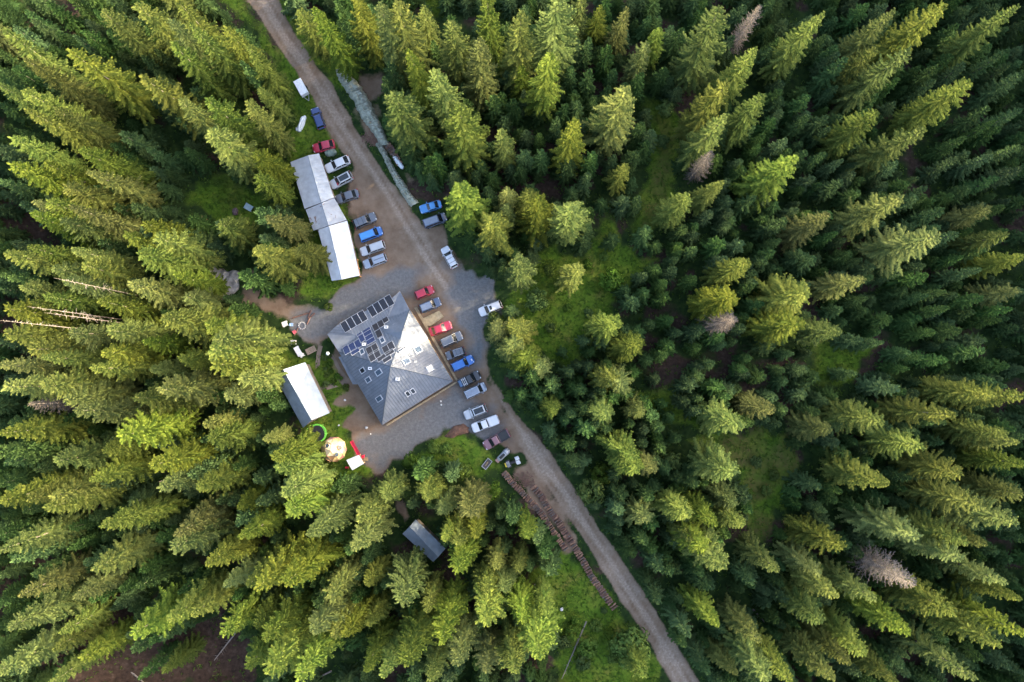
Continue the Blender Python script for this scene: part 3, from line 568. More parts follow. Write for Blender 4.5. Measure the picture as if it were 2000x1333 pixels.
# chimneys, skylights, vents
def frame_on(P, cx, cy, wu, wv, udir):
    p = hpl(cx, cy, P); n = P[1]; u = (udir - n * udir.dot(n)).normalized(); v = n.cross(u).normalized()
    return p, u, v, n
def rbox(p, u, v, n, wu, wv, h0, h1):
    b = MB(); q = [p - u * wu / 2 - v * wv / 2, p + u * wu / 2 - v * wv / 2, p + u * wu / 2 + v * wv / 2, p - u * wu / 2 + v * wv / 2]
    b.v = [tuple(x + n * h0 - HO) for x in q] + [tuple(x + n * h1 - HO) for x in q]
    b.f = [(0, 3, 2, 1), (4, 5, 6, 7), (0, 1, 5, 4), (1, 2, 6, 5), (2, 3, 7, 6), (3, 0, 4, 7)]; return b
def rframe(p, u, v, n, wu, wv, t, h0, h1):
    b = MB()
    for (cu, cv, a, c) in ((0, -wv / 2 + t / 2, wu, t), (0, wv / 2 - t / 2, wu, t), (-wu / 2 + t / 2, 0, t, wv - 2 * t - .004), (wu / 2 - t / 2, 0, t, wv - 2 * t - .004)):
        q = rbox(p + u * cu + v * cv, u, v, n, a, c, h0, h1); k = len(b.v); b.v += q.v; b.f += [tuple(i + k for i in f) for f in q.f]
    return b
uSW = (cS - cW); uNE = (cE - cN); uNW = (cN - cW); uSE = (cE - cS)
for (P, cx, cy, a, c, ud, gm) in ((PSW, 393, 772, .85, 1.1, uSW, glass), (PSW, 533, 788, .9, 1.35, uSW, skyglass), (PSW, 443, 853, .85, 1.15, uSW, skyglass), (PSW, 538, 1017, .85, 1.35, uSW, skyglass),
                               (PSE, 783, 972, .7, 1.0, uSE, glass), (PSE, 828, 950, .7, 1.0, uSE, glass), (PNE, 770, 694, 1.0, 1.3, uNE, skyglass), (PNE, 975, 758, .9, 1.1, uNE, skyglass), (PNE, 872, 592, 1.1, 1.3, uNE, skyglass),
                               (PNW, 388, 612, .75, 1.1, uNW, skyglass), (PNW, 565, 512, .75, 1.1, uNW, skyglass), (PNW, 683, 386, .8, 1.0, uNW, skyglass)):
    a *= 1.15; c *= 1.15; p, u, v, n = frame_on(P, cx, cy, a, c, ud)
    s_ = hpart('skylight', rframe(p, u, v, n, a, c, .12, -.05, .16), alum)
    rbox(p, u, v, n, a - .2, c - .2, -.02, .10).build('pane', gm, s_)
for (P, cx, cy) in ((PSW, 460, 755), (PSE, 698, 848), (PNW, 600, 398), (PNW, 407, 546)):
    p, u, v, n = frame_on(P, cx, cy, 1, 1, uSW); p = p - HO
    s_ = hpart('vent_pipe', MB().box(p.x - .32, p.x + .32, p.y - .25, p.y + .25, p.z - .3, p.z + .5), whitem)
    MB().box(p.x - .16, p.x + .16, p.y - .09, p.y + .09, p.z + .4, p.z + .52).build('vent_opening', glass, s_)
p, u, v, n = frame_on(PNE, 740, 590, 1, 1, uNE); s_ = hpart('chimney', rbox(p, uNE.normalized(), Vector((0, 0, 1)).cross(uNE).normalized(), Vector((0, 0, 1)), .55, 1.5, -.5, .8), mat('chimney_render', (.45, .43, .40), .9))
for i in range(4):
    q = p + Vector((0, 0, 1)).cross(uNE).normalized() * (-.5 + i * .33)
    rbox(q, uNE.normalized(), Vector((0, 0, 1)).cross(uNE).normalized(), Vector((0, 0, 1)), .2, .2, .75, .86).build('flue', glass, s_)
# solar panels
PEX = plane(c_, f_, ee)
def panel(cx, cy, land, kind, P=PNW, s=1.0):
    wu, wv = ((1.70, 1.04) if land else (1.14, 1.90))
    if kind == 'k': wu, wv = 1.20, 2.05
    p, u, v, n = frame_on(P, cx, cy, wu, wv, uNW)
    m = {'k': pvblack, 'b': pvblue, 'd': pvdark, 's': skyglass}[kind]
    s_ = hpart('solar_panel', rbox(p, u, v, n, wu - .09, wv - .09, .10, .165), m)
    rframe(p, u, v, n, wu, wv, .04, .09, .18).build('frame', alum, s_)
for cx, cy in ((243, 392), (293, 362), (343, 333), (393, 303), (476, 259), (525, 229), (574, 199), (625, 168)): panel(cx, cy, False, 'k', PEX)
for cx, cy in ((503, 304), (517, 336)): panel(cx, cy, True, 'd')
for cx, cy in ((588, 327), (507, 398), (550, 368), (535, 456), (455, 606), (502, 580), (475, 661), (522, 632), (597, 596), (642, 564)): panel(cx, cy, False, 'd')
for cx, cy in ((560, 666), (630, 622), (607, 676)): panel(cx, cy, True, 'd')
panel(330, 404, True, 'b')
for cx, cy in ((385, 376), (358, 442), (387, 494), (255, 598), (305, 572), (355, 545)): panel(cx, cy, False, 'b')
for cx, cy in ((424, 420), (437, 453), (450, 486), (465, 520), (330, 610)): panel(cx, cy, True, 'b')
panel(555, 280, False, 's'); panel(432, 355, False, 's')
# ---------------------------------------------------------------- sheds
def gable(name, label, pts, zs, m, wallm, step=.75, walls=True):
    """pts: left0, ridge0, right0, left1, ridge1, right1 in photo pixels; zs: eave-left, ridge, eave-right"""
    zz = (zs[0], zs[1], zs[2]) * 2
    P = [U(x, y, z) for (x, y), z in zip(pts, zz)]
    c = (P[0] + P[2] + P[3] + P[5]) / 4; O = Vector((c.x, c.y, 0)); root = empty(name, O); tag(root, label, 'shed')
    L = [p - O for p in P]
    for q, d in (((L[1], L[0], L[3], L[4]), L[0] - L[1]), ((L[1], L[4], L[5], L[2]), L[2] - L[1])):
        sl_ = MB().slab(q, .07).build('roof_slope', m, root)
        s_ = seams(q, d, step, hgt=.035, wd=.03).build('sheet_ribs', m, sl_); s_['kind'] = 'stuff'
    MB().tube(L[1] + Vector((0, 0, .02)), L[4] + Vector((0, 0, .02)), .07, n=6).build('ridge_cap', m, root)
    if walls:
        cc = sum(L, Vector()) / 6
        for a, b_ in ((0, 3), (5, 2), (2, 0), (3, 5)):
            A, B = L[a], L[b_]; A = A + (cc - A).normalized() * .35; B = B + (cc - B).normalized() * .35
            d = (B - A); d.z = 0; d.normalize(); n = Vector((-d.y, d.x, 0)) * .1; h = min(A.z, B.z) - .12
            k = MB(); k.v = [(v.x, v.y, 0) for v in (A, B, B + n, A + n)] + [(v.x, v.y, z) for v, z in ((A, A.z - .12), (B, B.z - .12), (B + n, B.z - .12), (A + n, A.z - .12))]
            k.f = [(0, 1, 5, 4), (1, 2, 6, 5), (2, 3, 7, 6), (3, 0, 4, 7), (4, 5, 6, 7), (3, 2, 1, 0)]; k.build('wall', wallm, root)
    return root, O
galv = roofmat('galvanised_sheet', (0.36, 0.385, 0.41), 0.5, 0.12)
galvold = roofmat('older_galvanised_sheet', (0.33, 0.35, 0.375), 0.55, 0.8)
whitesheet = roofmat('white_coated_sheet', (0.52, 0.54, 0.56), 0.45)
bluesheet = roofmat('pale_blue_sheet', (0.26, 0.30, 0.33), 0.5)
darksheet = roofmat('slate_blue_sheet', (0.21, 0.245, 0.28), 0.5)
shedwood = mat('grey_brown_boards', (0.20, 0.155, 0.115), 0.9, 0, .3, 3)
gable('long_shed', 'upper part of the long shed with galvanised roof beside parked white cars', [(567, 317), (602, 304), (623, 300), (595, 408), (628, 396), (652, 386)], (2.6, 3.5, 2.7), galv, shedwood)
gable('middle_shed', 'middle shed with rust streaked roof widening towards the yard', [(597, 410), (628.4, 397), (652.6, 387), (612, 451), (642, 441), (677, 430)], (2.5, 3.4, 2.5), galvold, shedwood)
gable('white_roof_shed', 'lower shed whose bright white roof slope faces the parked cars', [(621, 449), (643, 442), (678, 431.5), (648, 549), (668, 546), (702.5, 538.5)], (2.4, 3.4, 2.4), whitesheet, shedwood)
gable('barn', 'barn with pale blue metal roof beside the trampoline', [(538, 737), (553.6, 722), (596, 708), (592, 836), (609, 821), (644, 807)], (2.8, 4.6, 2.9), bluesheet, shedwood)
gable('wood_cabin', 'slate blue roofed cabin hidden among trees below the lodge', [(786, 1043), (800, 1029), (812, 1015), (846, 1098), (856, 1088), (870, 1072)], (2.6, 3.5, 2.6), darksheet, shedwood)
rust = mat('rust_streak', (0.20, 0.10, 0.055), .9, 0, .4)
o = G(703, 525); rl = empty('timber_rail', (o.x, o.y, 0)); tag(rl, 'orange timber rail standing along the end of the white roofed shed', 'rail')
om = mat('orange_larch', (.50, .24, .08), .8, 0, .2)
a, b_ = G(700, 508) - o, G(705, 542) - o
MB().tube(a + Vector((0, 0, 1)), b_ + Vector((0, 0, 1)), .07, n=6).build('rail', om, rl)
for t in (0.02, .5, .98): p = a.lerp(b_, t); MB().box(p.x - .07, p.x + .07, p.y - .07, p.y + .07, 0, .93).build('post', om, rl)
# ---------------------------------------------------------------- cars
tyre = mat('tyre_rubber', (.02, .02, .02), .85); rim = mat('wheel_rim', (.45, .46, .48), .35, .7)
carglass = mat('car_glass', (.018, .022, .025), .06, 0, .05, spec=.7); black = mat('black_plastic', (.018, .018, .019), .55)
lampw = mat('headlamp_lens', (.75, .77, .78), .12, .2, .05); lampr = mat('tail_lamp_lens', (.35, .01, .012), .2)
def paint(name, c, metal=.25): return mat('paint_' + name, c, .28, metal, .03, 2, coat=.7)
PT = {'darkblue': paint('dark_blue', (.035, .06, .17)), 'red': paint('red', (.36, .014, .035), .05), 'crimson': paint('crimson', (.40, .018, .045), .05), 'white': paint('white', (.58, .58, .59), 0), 'silver': paint('silver', (.36, .37, .38), .2), 'grey': paint('graphite', (.11, .12, .14)),
      'slate': paint('slate_grey', (.17, .19, .22)), 'blue': paint('bright_blue', (.03, .14, .42), .1), 'sky': paint('sky_blue', (.05, .23, .52), .1), 'navy': paint('navy_grey', (.07, .095, .15)), 'black': paint('black', (.03, .032, .036)), 'maroon': paint('maroon', (.22, .105, .115)), 'palesilver': paint('pale_silver', (.42, .43, .44), .2), 'icesilver': paint('ice_silver', (.27, .31, .37), .2), 'pewter': paint('pewter', (.12, .13, .145), .1)}
KIND = {  # greenhouse base rear/front, roof rear/front (fractions of length), height, belt, hood height front
    'hatch': (.03, .73, .09, .56, 1.48, .95, .78), 'sedan': (.12, .72, .26, .55, 1.44, .94, .78), 'wagon': (.02, .73, .07, .57, 1.50, .95, .80), 'suv': (.03, .74, .09, .58, 1.68, 1.07, .93),
    'van': (.01, .82, .05, .66, 1.80, 1.08, .88), 'pickup': (.40, .76, .43, .62, 1.76, 1.08, .93), 'coupe': (.14, .67, .30, .52, 1.32, .88, .74), 'fastback': (.05, .71, .22, .55, 1.45, .95, .78)}
def car(label, tail, nose, kind, pt, W=1.80, top=None, extra=(), cat='car'):
    a = U(*tail, .6); b_ = U(*nose, .6); L = (b_ - a).length; c = (a + b_) / 2; d = b_ - a
    nm = {'pickup': 'pickup_truck', 'van': 'parked_van'}.get(kind, 'parked_car')
    root = empty(nm, (c.x, c.y, 0.0), math.atan2(d.y, d.x)); tag(root, label, cat, 'vehicles parked round the lodge')
    g0, g1, q0, q1, H, zb, zh = KIND[kind]; w = W / 2; X = lambda f: (f - .5) * L; pm = PT[pt]
    # lower body: loft of cross sections
    st_ = [(0, .68, .62, .40), (.014, .84, .84, .32), (.05, .95, zb, .26), (.25, 1.0, zb, .22), (.5, 1.0, zb, .22), (g1, .99, zb, .22), (g1 + (1 - g1) * .45, .975, zb * .5 + zh * .5 + .03, .24), (.935, .93, zh + .05, .26), (.968, .84, zh - .02, .30), (.988, .70, zh - .10, .34), (1.0, .46, zh - .2, .42)]
    if kind == 'sedan' or kind == 'coupe': st_[2] = (.05, .95, zb - .06, .26)
    b = MB(); ns = 10
    for fx, fw, zt, z0 in st_:
        ww = w * fw; zm = (z0 + zt) / 2
        ring = [(-ww * .9, z0), (-ww, zm - .08), (-ww, zm + .12), (-ww * .93, zt - .04), (-ww * .80, zt), (ww * .80, zt), (ww * .93, zt - .04), (ww, zm + .12), (ww, zm - .08), (ww * .9, z0)]
        b.v += [(X(fx), y, z) for y, z in ring]
    for i in range(len(st_) - 1):
        for j in range(ns):
            k = (j + 1) % ns; b.f.append((i * ns + j, i * ns + k, (i + 1) * ns + k, (i + 1) * ns + j))
    b.f.append(tuple(range(ns))[::-1]); b.f.append(tuple((len(st_) - 1) * ns + j for j in range(ns)))
    # cabin: pillars and roof
    wb, wr = w * .91, w * .76; B = [(X(g0), -wb, zb - .02), (X(g1), -wb, zb - .02), (X(g1), wb, zb - .02), (X(g0), wb, zb - .02)]
    T = [(X(q0), -wr, H - .05), (X(q1), -wr, H - .05), (X(q1), wr, H - .05), (X(q0), wr, H - .05)]
    I = [(X(q0) + .16, -wr + .14, H), (X(q1) - .14, -wr + .14, H), (X(q1) - .14, wr - .14, H), (X(q0) + .16, wr - .14, H)]
    k = len(b.v); b.v += B + T + I
    for r0, r1 in ((0, 4), (4, 8)):
        for j in range(4): b.f.append((k + r0 + j, k + r0 + (j + 1) % 4, k + r1 + (j + 1) % 4, k + r1 + j))
    b.f.append((k + 8, k + 9, k + 10, k + 11))
    body = b.build('body', pm, root)
    bv = body.modifiers.new('soft', 'BEVEL'); bv.width = .035; bv.segments = 2; bv.limit_method = 'ANGLE'; bv.angle_limit = R(25)
    def pane(name, q, m, mu0=.06, mu1=.06, mv0=.08, mv1=.06, off=.012, u0=0., u1=1.):
        q = [Vector(p) for p in q]; nrm = (q[1] - q[0]).cross(q[3] - q[0]).normalized()
        ctr = sum(q, Vector()) / 4
        if nrm.dot(ctr - Vector((0, 0, .9))) < 0: nrm = -nrm
        def bl(s, t): return q[0].lerp(q[1], s).lerp(q[3].lerp(q[2], s), t)
        a0, a1 = u0 + (u1 - u0) * mu0, u1 - (u1 - u0) * mu1
        pts = [bl(a0, mv0), bl(a1, mv0), bl(a1, 1 - mv1), bl(a0, 1 - mv1)]; e = MB(); kk = 0
        e.v = [tuple(p + nrm * off) for p in pts] + [tuple(p - nrm * .01) for p in pts]
        e.f = [(0, 1, 2, 3), (7, 6, 5, 4), (0, 4, 5, 1), (1, 5, 6, 2), (2, 6, 7, 3), (3, 7, 4, 0)]
        return e.build(name, m, root)
    pane('windscreen', (B[1], B[2], T[2], T[1]), carglass)
    pane('rear_window', (B[3], B[0], T[0], T[3]), carglass)
    for (p, q, r, s) in ((B[0], B[1], T[1], T[0]), (B[3], B[2], T[2], T[3])):
        if kind == 'pickup': pane('side_window', (p, q, r, s), carglass, .08, .08, .12, .1)
        else:
            pane('side_window', (p, q, r, s), carglass, .12, .04, .12, .1, u0=0, u1=.5); pane('side_window', (p, q, r, s), carglass, .04, .14, .12, .1, u0=.5, u1=1)
    for fx in (.18, .81):
        for sg in (-1, 1):
            y = sg * (w - .10); wh = MB().tube((X(fx), y - .11, .33), (X(fx), y + .11, .33), .33, n=14).build('wheel', tyre, root)
            MB().tube((X(fx), y + sg * .105, .33), (X(fx), y + sg * .125, .33), .2, n=10).build('rim', rim, wh)
    for sg in (-1, 1):
        y = sg * w * .66; x = X(.95)
        MB().box(x - .16, x + .06, y - .16, y + .16, zh - .10, zh + .035, .02).build('headlight', lampw, root)
        x = X(.022); MB().box(x - .06, x + .08, sg * w * .74 - .13, sg * w * .74 + .13, zb - .22, zb - .02, .01).build('tail_light', lampr, root)
        x = X(g1) - .25; MB().box(x - .09, x + .09, sg * (w + .09) - .11, sg * (w + .09) + .09, zb - .03, zb + .14, .02).build('mirror', pm if kind != 'pickup' else black, root)
    MB().box(X(.03), X(.97), -w * .72, w * .72, .18, .27).build('underbody', black, root)
    x1 = X(1.0); MB().box(x1 - .03, x1 + .012, -w * .42, w * .42, zh - .46, zh - .24).build('grille', black, root)
    # extras
    def top_box(name, f0, f1, hw, z0, z1, m): return MB().box(X(f0), X(f1), -hw, hw, z0, z1, .03).build(name, m, root)
    for e in extra:
        if e == 'pano': top_box('glass_roof', q0 + .05, q1 - .03, wr - .20, H - .01, H + .014, carglass)
        if e == 'sunroof': top_box('sunroof', q1 - .15, q1 - .04, wr - .32, H - .01, H + .016, carglass)
        if e == 'rails':
            for sg in (-1, 1): MB().tube((X(q0) + .2, sg * (wr - .06), H + .03), (X(q1) - .15, sg * (wr - .06), H + .03), .03, n=6).build('roof_rail', alum, root)
        if e == 'bars':
            for f in (.3, .7): x = X(q0 + (q1 - q0) * f); MB().box(x - .03, x + .03, -wr, wr, H - .03, H + .05).build('roof_bar', black, root)
        if e == 'panel': top_box('light_roof_panel', q0 + .03, q1 - .03, wr - .13, H - .01, H + .02, mat('dull_roof', (.20, .23, .28), .35))
        if e == 'bluepanel': top_box('light_roof_panel', q0 + .02, q1 - .03, wr - .12, H - .01, H + .03, PT['sky'])
        if e == 'sunshade': pane('windscreen_shade', (B[1], B[2], T[2], T[1]), whitem, .10, .10, .15, .35, .02)
        if e == 'louvre':
            for i in range(3):
                y = -wr * .5 + i * wr * .5; q = Vector((X(g0 + .03), y, zb + .10)); r_ = Vector((X(q0 - .01), y, H - .10)); MB().tube(q, r_, .035, n=5).build('louvre', black, root)
        if e == 'hoodpatch': MB().box(X(.86), X(.93), -.35, .05, zh + .05, zh + .09).build('hood_white_patch', whitem, root)  # plain white patch laid on the bonnet
        if e == 'pinkdash': pane('dashboard_cover', (B[1], B[2], T[2], T[1]), PT['crimson'], .62, .05, .06, .55, .02)
        if e == 'stripe': top_box('roof_stripe', q0 + .02, q1 - .05, .10, H - .01, H + .012, PT['pewter'])
    if kind == 'pickup':
        m = {'maroon': black, 'white': PT['white'], 'black': black}[pt]; z = zb
        for sg in (-1, 1): MB().box(X(.03), X(.385), sg * w * .86 - .05, sg * w * .86 + .05, z - .02, z + .14).build('bed_side', pm if pt != 'maroon' else black, root)
        MB().box(X(.022), X(.045), -w * .8, w * .8, z - .02, z + .13).build('tailgate', pm, root)
        MB().box(X(.05), X(.38), -w * .79, w * .79, z - .03, z + .02).build('bed_floor', m, root)
        if 'cover' in extra: MB().box(X(.04), X(.39), -w * .84, w * .84, z + .145, z + .22, .03).build('bed_cover', PT['white'], root)
        if 'load' in extra:
            MB().box(X(.05), X(.18), -w * .7, w * .7, z + .03, z + .35, .06).build('bed_tarp', mat('blue_tarp', (.06, .12, .22), .6), root)
            for f in (.22, .29, .36): MB().box(X(f) - .05, X(f) + .05, -w * .8, w * .8, z + .3, z + .38).build('rack_bar', alum, root)
            for sg in (-1, 1): MB().box(X(.2), X(.38), sg * w * .5 - .04, sg * w * .5 + .04, z + .39, z + .45).build('rack_bar', alum, root)
    return root
car('dark blue hatchback parked on grass below the white trailer', (629, 252), (614, 211), 'wagon', 'darkblue', 1.75)
car('red car parked at the top end of the long shed', (654, 281), (611, 292), 'fastback', 'crimson', 1.8)
car('white saloon with black rear slats, topmost of the cars beside the long shed', (683, 311), (636, 332), 'fastback', 'white', 1.85, extra=('louvre',))
car('white SUV with dark glass roof between white saloon and graphite saloon', (688, 342), (646, 364), 'suv', 'palesilver', 1.85, extra=('pano', 'rails', 'pinkdash'))
car('graphite saloon with pale rear window beside the middle shed', (701, 377), (655, 392), 'sedan', 'grey', 1.82)
car('dark grey SUV with roof bars above the bright blue van', (691, 441), (735, 422), 'suv', 'grey', 1.85, extra=('bars', 'panel2'))
car('bright blue van with pale blue roof panel beside the white roofed shed', (703, 467), (747, 450), 'van', 'blue', 1.8, extra=('bluepanel',), cat='van')
car('white estate car between the blue van and the silver blue estate', (752, 477), (704, 494), 'wagon', 'palesilver', 1.8, extra=('rails',))
car('silver blue estate with roof stripe, lowest of the cars by the sheds', (755, 502), (710, 519), 'wagon', 'icesilver', 1.8, extra=('stripe', 'rails'))
car('sky blue small coupe at the lower end of the green tarp', (862, 398), (820, 411), 'coupe', 'sky', 1.68)
car('slate grey minivan parked nose to trees beneath the sky blue coupe', (827, 440), (872, 423), 'van', 'navy', 1.85, extra=('panel',), cat='van')
car('white hatchback parked along the roadside under dark spruces', (889, 523), (867, 483), 'hatch', 'white', 1.75, extra=('bars',))
car('white off-roader with black sunroof backed into trees right of the road', (980, 594), (936, 612), 'suv', 'white', 1.85, extra=('sunroof', 'rails'))
car('small red hatchback, topmost in the row beside the lodge', (811, 579), (847, 564), 'hatch', 'red', 1.7)
car('navy grey estate between red hatchback and mossy concrete slab', (820, 605), (861, 588), 'wagon', 'navy', 1.8, extra=('panel',))
car('crimson saloon just below the mossy slab beside the lodge', (839, 650), (882, 634), 'sedan', 'crimson', 1.8)
car('pewter SUV with roof rails just below the crimson saloon', (860, 673), (903, 654), 'suv', 'pewter', 1.85, extra=('rails',))
car('small dark grey off-roader facing the lodge above the bright blue estate', (908, 684), (871, 697), 'suv', 'grey', 1.72, extra=('bars', 'rails'))
car('bright blue estate with white patch on its bonnet beside the lodge', (882, 720), (925, 700), 'wagon', 'blue', 1.8, extra=('hoodpatch',))
car('black pickup with loaded rack and blue tarp by lodge corner', (895, 752), (938, 731), 'pickup', 'black', 1.85, extra=('load',), cat='pickup')
car('silver minivan alone on the gravel below the black pickup', (908, 773), (949, 754), 'van', 'icesilver', 1.82, extra=('panel',), cat='van')
car('pale silver SUV with black roof and white windscreen shade', (950, 796), (907, 813), 'suv', 'palesilver', 1.85, extra=('pano', 'sunshade', 'rails'))
car('white pickup with white covered bed next to the maroon pickup', (974, 818), (922, 838), 'pickup', 'white', 1.9, extra=('cover',), cat='pickup')
car('maroon pickup with black open bed on the grass edge', (994, 845), (945, 873), 'pickup', 'maroon', 1.9, cat='pickup')
# ---------------------------------------------------------------- trailer, quad, snowmobile and small vehicles
def oriented(name, label, cat, p0, p1, group=None, z=.5):
    a = U(*p0, z); b_ = U(*p1, z); d = b_ - a; c = (a + b_) / 2
    r_ = empty(name, (c.x, c.y, float(terr(c.x, c.y))), math.atan2(d.y, d.x)); tag(r_, label, cat, group); return r_, d.length
r_, L = oriented('box_trailer', 'white box trailer with drawbar at the roadside below the upper wood', 'trailer', (581, 158), (596, 185), z=1.2)
MB().box(-L / 2, L / 2, -.75, .75, .55, 1.6, .03).build('box', PT['white'], r_)
MB().box(-L / 2 - .03, L / 2 + .03, -.78, .78, 1.603, 1.68, .04).build('lid', mat('trailer_lid', (.78, .79, .80), .5), r_)
for sg in (-1, 1): MB().tube((-.1, sg * .88 - .09, .3), (-.1, sg * .88 + .09, .3), .3, n=12).build('wheel', tyre, r_)
MB().tube((L / 2, -.5, .5), (L / 2 + 1.1, 0, .5), .05, n=6).tube((L / 2, .5, .5), (L / 2 + 1.1, 0, .5), .05, n=6).build('drawbar', alum, r_)
r_, L = oriented('snowmobile', 'silver grey snowmobile with dark seat parked beside the maroon pickup', 'snowmobile', (972, 900), (994, 878))
b = MB(); hs = [(-.5, .35, .45), (-.35, .50, .75), (0, .52, .85), (.25, .62, 1.0), (.42, .5, .8), (.5, .2, .5)]
for f, ww, zt in hs: b.v += [(f * L, -ww, .25), (f * L, -ww * .9, zt * .7), (f * L, -ww * .4, zt), (f * L, ww * .4, zt), (f * L, ww * .9, zt * .7), (f * L, ww, .25)]
for i in range(5):
    for j in range(6): k = (j + 1) % 6; b.f.append((i * 6 + j, i * 6 + k, i * 6 + 6 + k, i * 6 + 6 + j))
b.f += [tuple(range(6))[::-1], tuple(30 + j for j in range(6))]
b.build('body', PT['silver'], r_, True)
MB().box(-.30 * L, .12 * L, -.26, .26, .80, .98, .06).build('seat', black, r_)
MB().tube((.2 * L, -.5, 1.1), (.2 * L, .5, 1.1), .04, n=6).build('handlebar', black, r_)
for sg in (-1, 1): MB().box(.15 * L, .55 * L, sg * .5 - .09, sg * .5 + .09, .02, .12, .02).build('ski', black, r_)
MB().box(-.62 * L, -.4 * L, -.4, .4, .12, .5, .05).build('rear_flap', mat('rusty_flap', (.28, .17, .14), .8), r_)
r_, L = oriented('quad_bike', 'black quad bike with white racks and yellow rear beside the log stacks', 'quad bike', (987, 909), (1017, 897))
MB().box(-L * .45, L * .45, -.25, .25, .35, .75, .08).build('body', black, r_)
for fx in (-.28, .30):
    for sg in (-1, 1):
        MB().tube((fx * L, sg * .55 - .14, .3), (fx * L, sg * .55 + .14, .3), .3, n=12).build('wheel', tyre, r_)
        MB().box(fx * L - .38, fx * L + .38, sg * .52 - .22, sg * .52 + .22, .62, .72, .05).build('mudguard', black if fx < 0 else whitem, r_)
MB().box(-L * .18, L * .05, -.22, .22, .76, .92, .05).build('seat', black, r_)
MB().box(L * .16, L * .40, -.55, .0, .80, .90, .03).build('front_rack', whitem, r_); MB().box(L * .18, L * .44, .06, .55, .80, .92, .03).build('front_rack', whitem, r_)
for k in range(4): x = -L * .40 + k * .16; MB().box(x, x + .06, -.5, .5, .78, .84).build('rear_rack_bar', alum, r_)
MB().tube((L * .1, -.45, 1.05), (L * .1, .45, 1.05), .035, n=6).build('handlebar', black, r_)
MB().box(-L * .52, -L * .45, -.4, .4, .5, .75, .03).build('rear_box', mat('yellow_plastic', (.62, .48, .03), .5), r_)
r_, L = oriented('cart', 'small open cart with pale rim on the grass by the snowmobile', 'cart', (945, 914), (957, 899))
MB().box(-L / 2, L / 2, -.45, .45, .3, .36).build('floor', mat('cart_floor', (.09, .08, .075), .8), r_)
for (x0, x1, y0, y1) in ((-L / 2, L / 2, -.52, -.453), (-L / 2, L / 2, .453, .52), (-L / 2 - .06, -L / 2 - .003, -.52, .52), (L / 2 + .003, L / 2 + .06, -.52, .52)): MB().box(x0, x1, y0, y1, .3, .68).build('side_board', alum, r_)
for sg in (-1, 1): MB().tube((0, sg * .6 - .05, .25), (0, sg * .6 + .05, .25), .25, n=10).build('wheel', tyre, r_)
MB().tube((-.4, 0, .4), (.4, .1, .5), .09, n=6).build('plank', wallwood, r_)
# ---------------------------------------------------------------- tarped wood stacks
tarpm = mat('green_tarpaulin', (0.31, 0.325, 0.255), 0.5, 0, 0.3, 1.6, 0.3, 4)
barklog = mat('log_bark', (.155, .085, .062), .9, 0, .35, 3, .4, 9); endgrain = mat('log_end_grain', (.40, .24, .14), .9, 0, .3, 5)
def logmesh(l, r, sd):
    rg_ = random.Random(sd); b = MB(); n = 8
    for x in (-l / 2, 0, l / 2): b.v += [(x, math.cos(2 * math.pi * i / n) * r * rg_.uniform(.88, 1.1), math.sin(2 * math.pi * i / n) * r * rg_.uniform(.88, 1.1)) for i in range(n)]
    for s in range(2):
        for i in range(n): j = (i + 1) % n; b.f.append((s * n + i, s * n + j, s * n + n + j, s * n + n + i))
    b.f += [tuple(range(n))[::-1], tuple(2 * n + i for i in range(n))]
    me = mesh('log', b.v, b.f); me.materials.append(barklog); me.materials.append(endgrain)
    me.polygons[len(b.f) - 1].material_index = 1; me.polygons[len(b.f) - 2].material_index = 1; return me
def tarp(label, left, right, hts, seed):
    n = 60; rg_ = random.Random(seed)
    def res(pts):
        P = [G(x, y) for x, y in pts]; d = [0]
        for i in range(1, len(P)): d.append(d[-1] + (P[i] - P[i - 1]).length)
        out = []
        for k in range(n + 1):
            t = d[-1] * k / n; i = max(j for j in range(len(d)) if d[j] <= t + 1e-6); i = min(i, len(P) - 2)
            out.append(P[i].lerp(P[i + 1], (t - d[i]) / (d[i + 1] - d[i])))
        return out
    Lp, Rp = res(left), res(right); O = (Lp[0] + Rp[0]) / 2; root = empty('wood_stack', (O.x, O.y, 0)); tag(root, label, 'wood stack')
    V = []; M_ = 11; ph = [rg_.uniform(0, 6) for _ in range(6)]; tops = []
    for k in range(n + 1):
        e = min(1, k / 2.5, (n - k) / 2.5); hh = hts * (0.55 + .45 * e) * (1 + .12 * math.sin(k * .5 + ph[0]) + .08 * math.sin(k * 1.37 + ph[1]))
        saw = rg_.uniform(-.2, .2); wl_ = rg_.uniform(-.22, .12); wr_ = rg_.uniform(-.12, .22)
        for j in range(M_):
            s = j / (M_ - 1); prof = min(1, (min(s, 1 - s) / .26)) ** .55
            p = Lp[k].lerp(Rp[k], s * (1.0 - wl_ * .3 + wr_ * .3) + wl_ * .3); z = .03 + hh * prof * (1 + .06 * math.sin(j * 1.9 + k * .8)) + rg_.uniform(-.06, .06) + saw * prof - .13 * math.exp(-((s - .52) / .07) ** 2) * hh
            V.append(Vector((p.x + rg_.uniform(-.06, .06), p.y + rg_.uniform(-.06, .06), max(.02, z))) - O)
        tops.append((Lp[k], Rp[k], hh))
    Fq = [(k * M_ + j, k * M_ + j + 1, (k + 1) * M_ + j + 1, (k + 1) * M_ + j) for k in range(n) for j in range(M_ - 1)]
    me = mesh('tarpaulin', V, Fq); link('tarpaulin', me, root, tarpm)
    return tops
LM = [logmesh(1.25, .13, i) for i in range(9)]; LS = [logmesh(.75, .11, 20 + i) for i in range(4)]; LL = [logmesh(1.5, .15, 40 + i) for i in range(4)]
for i_, m_ in enumerate(LM + LS): m_.materials[0] = (barklog, mat('log_bark_grey', (.13, .10, .085), .9, 0, .3, 3), mat('log_peeled', (.27, .155, .10), .9, 0, .3, 3))[i_ % 3]
LB = [logmesh(.6, .07, 60 + i) for i in range(3)]
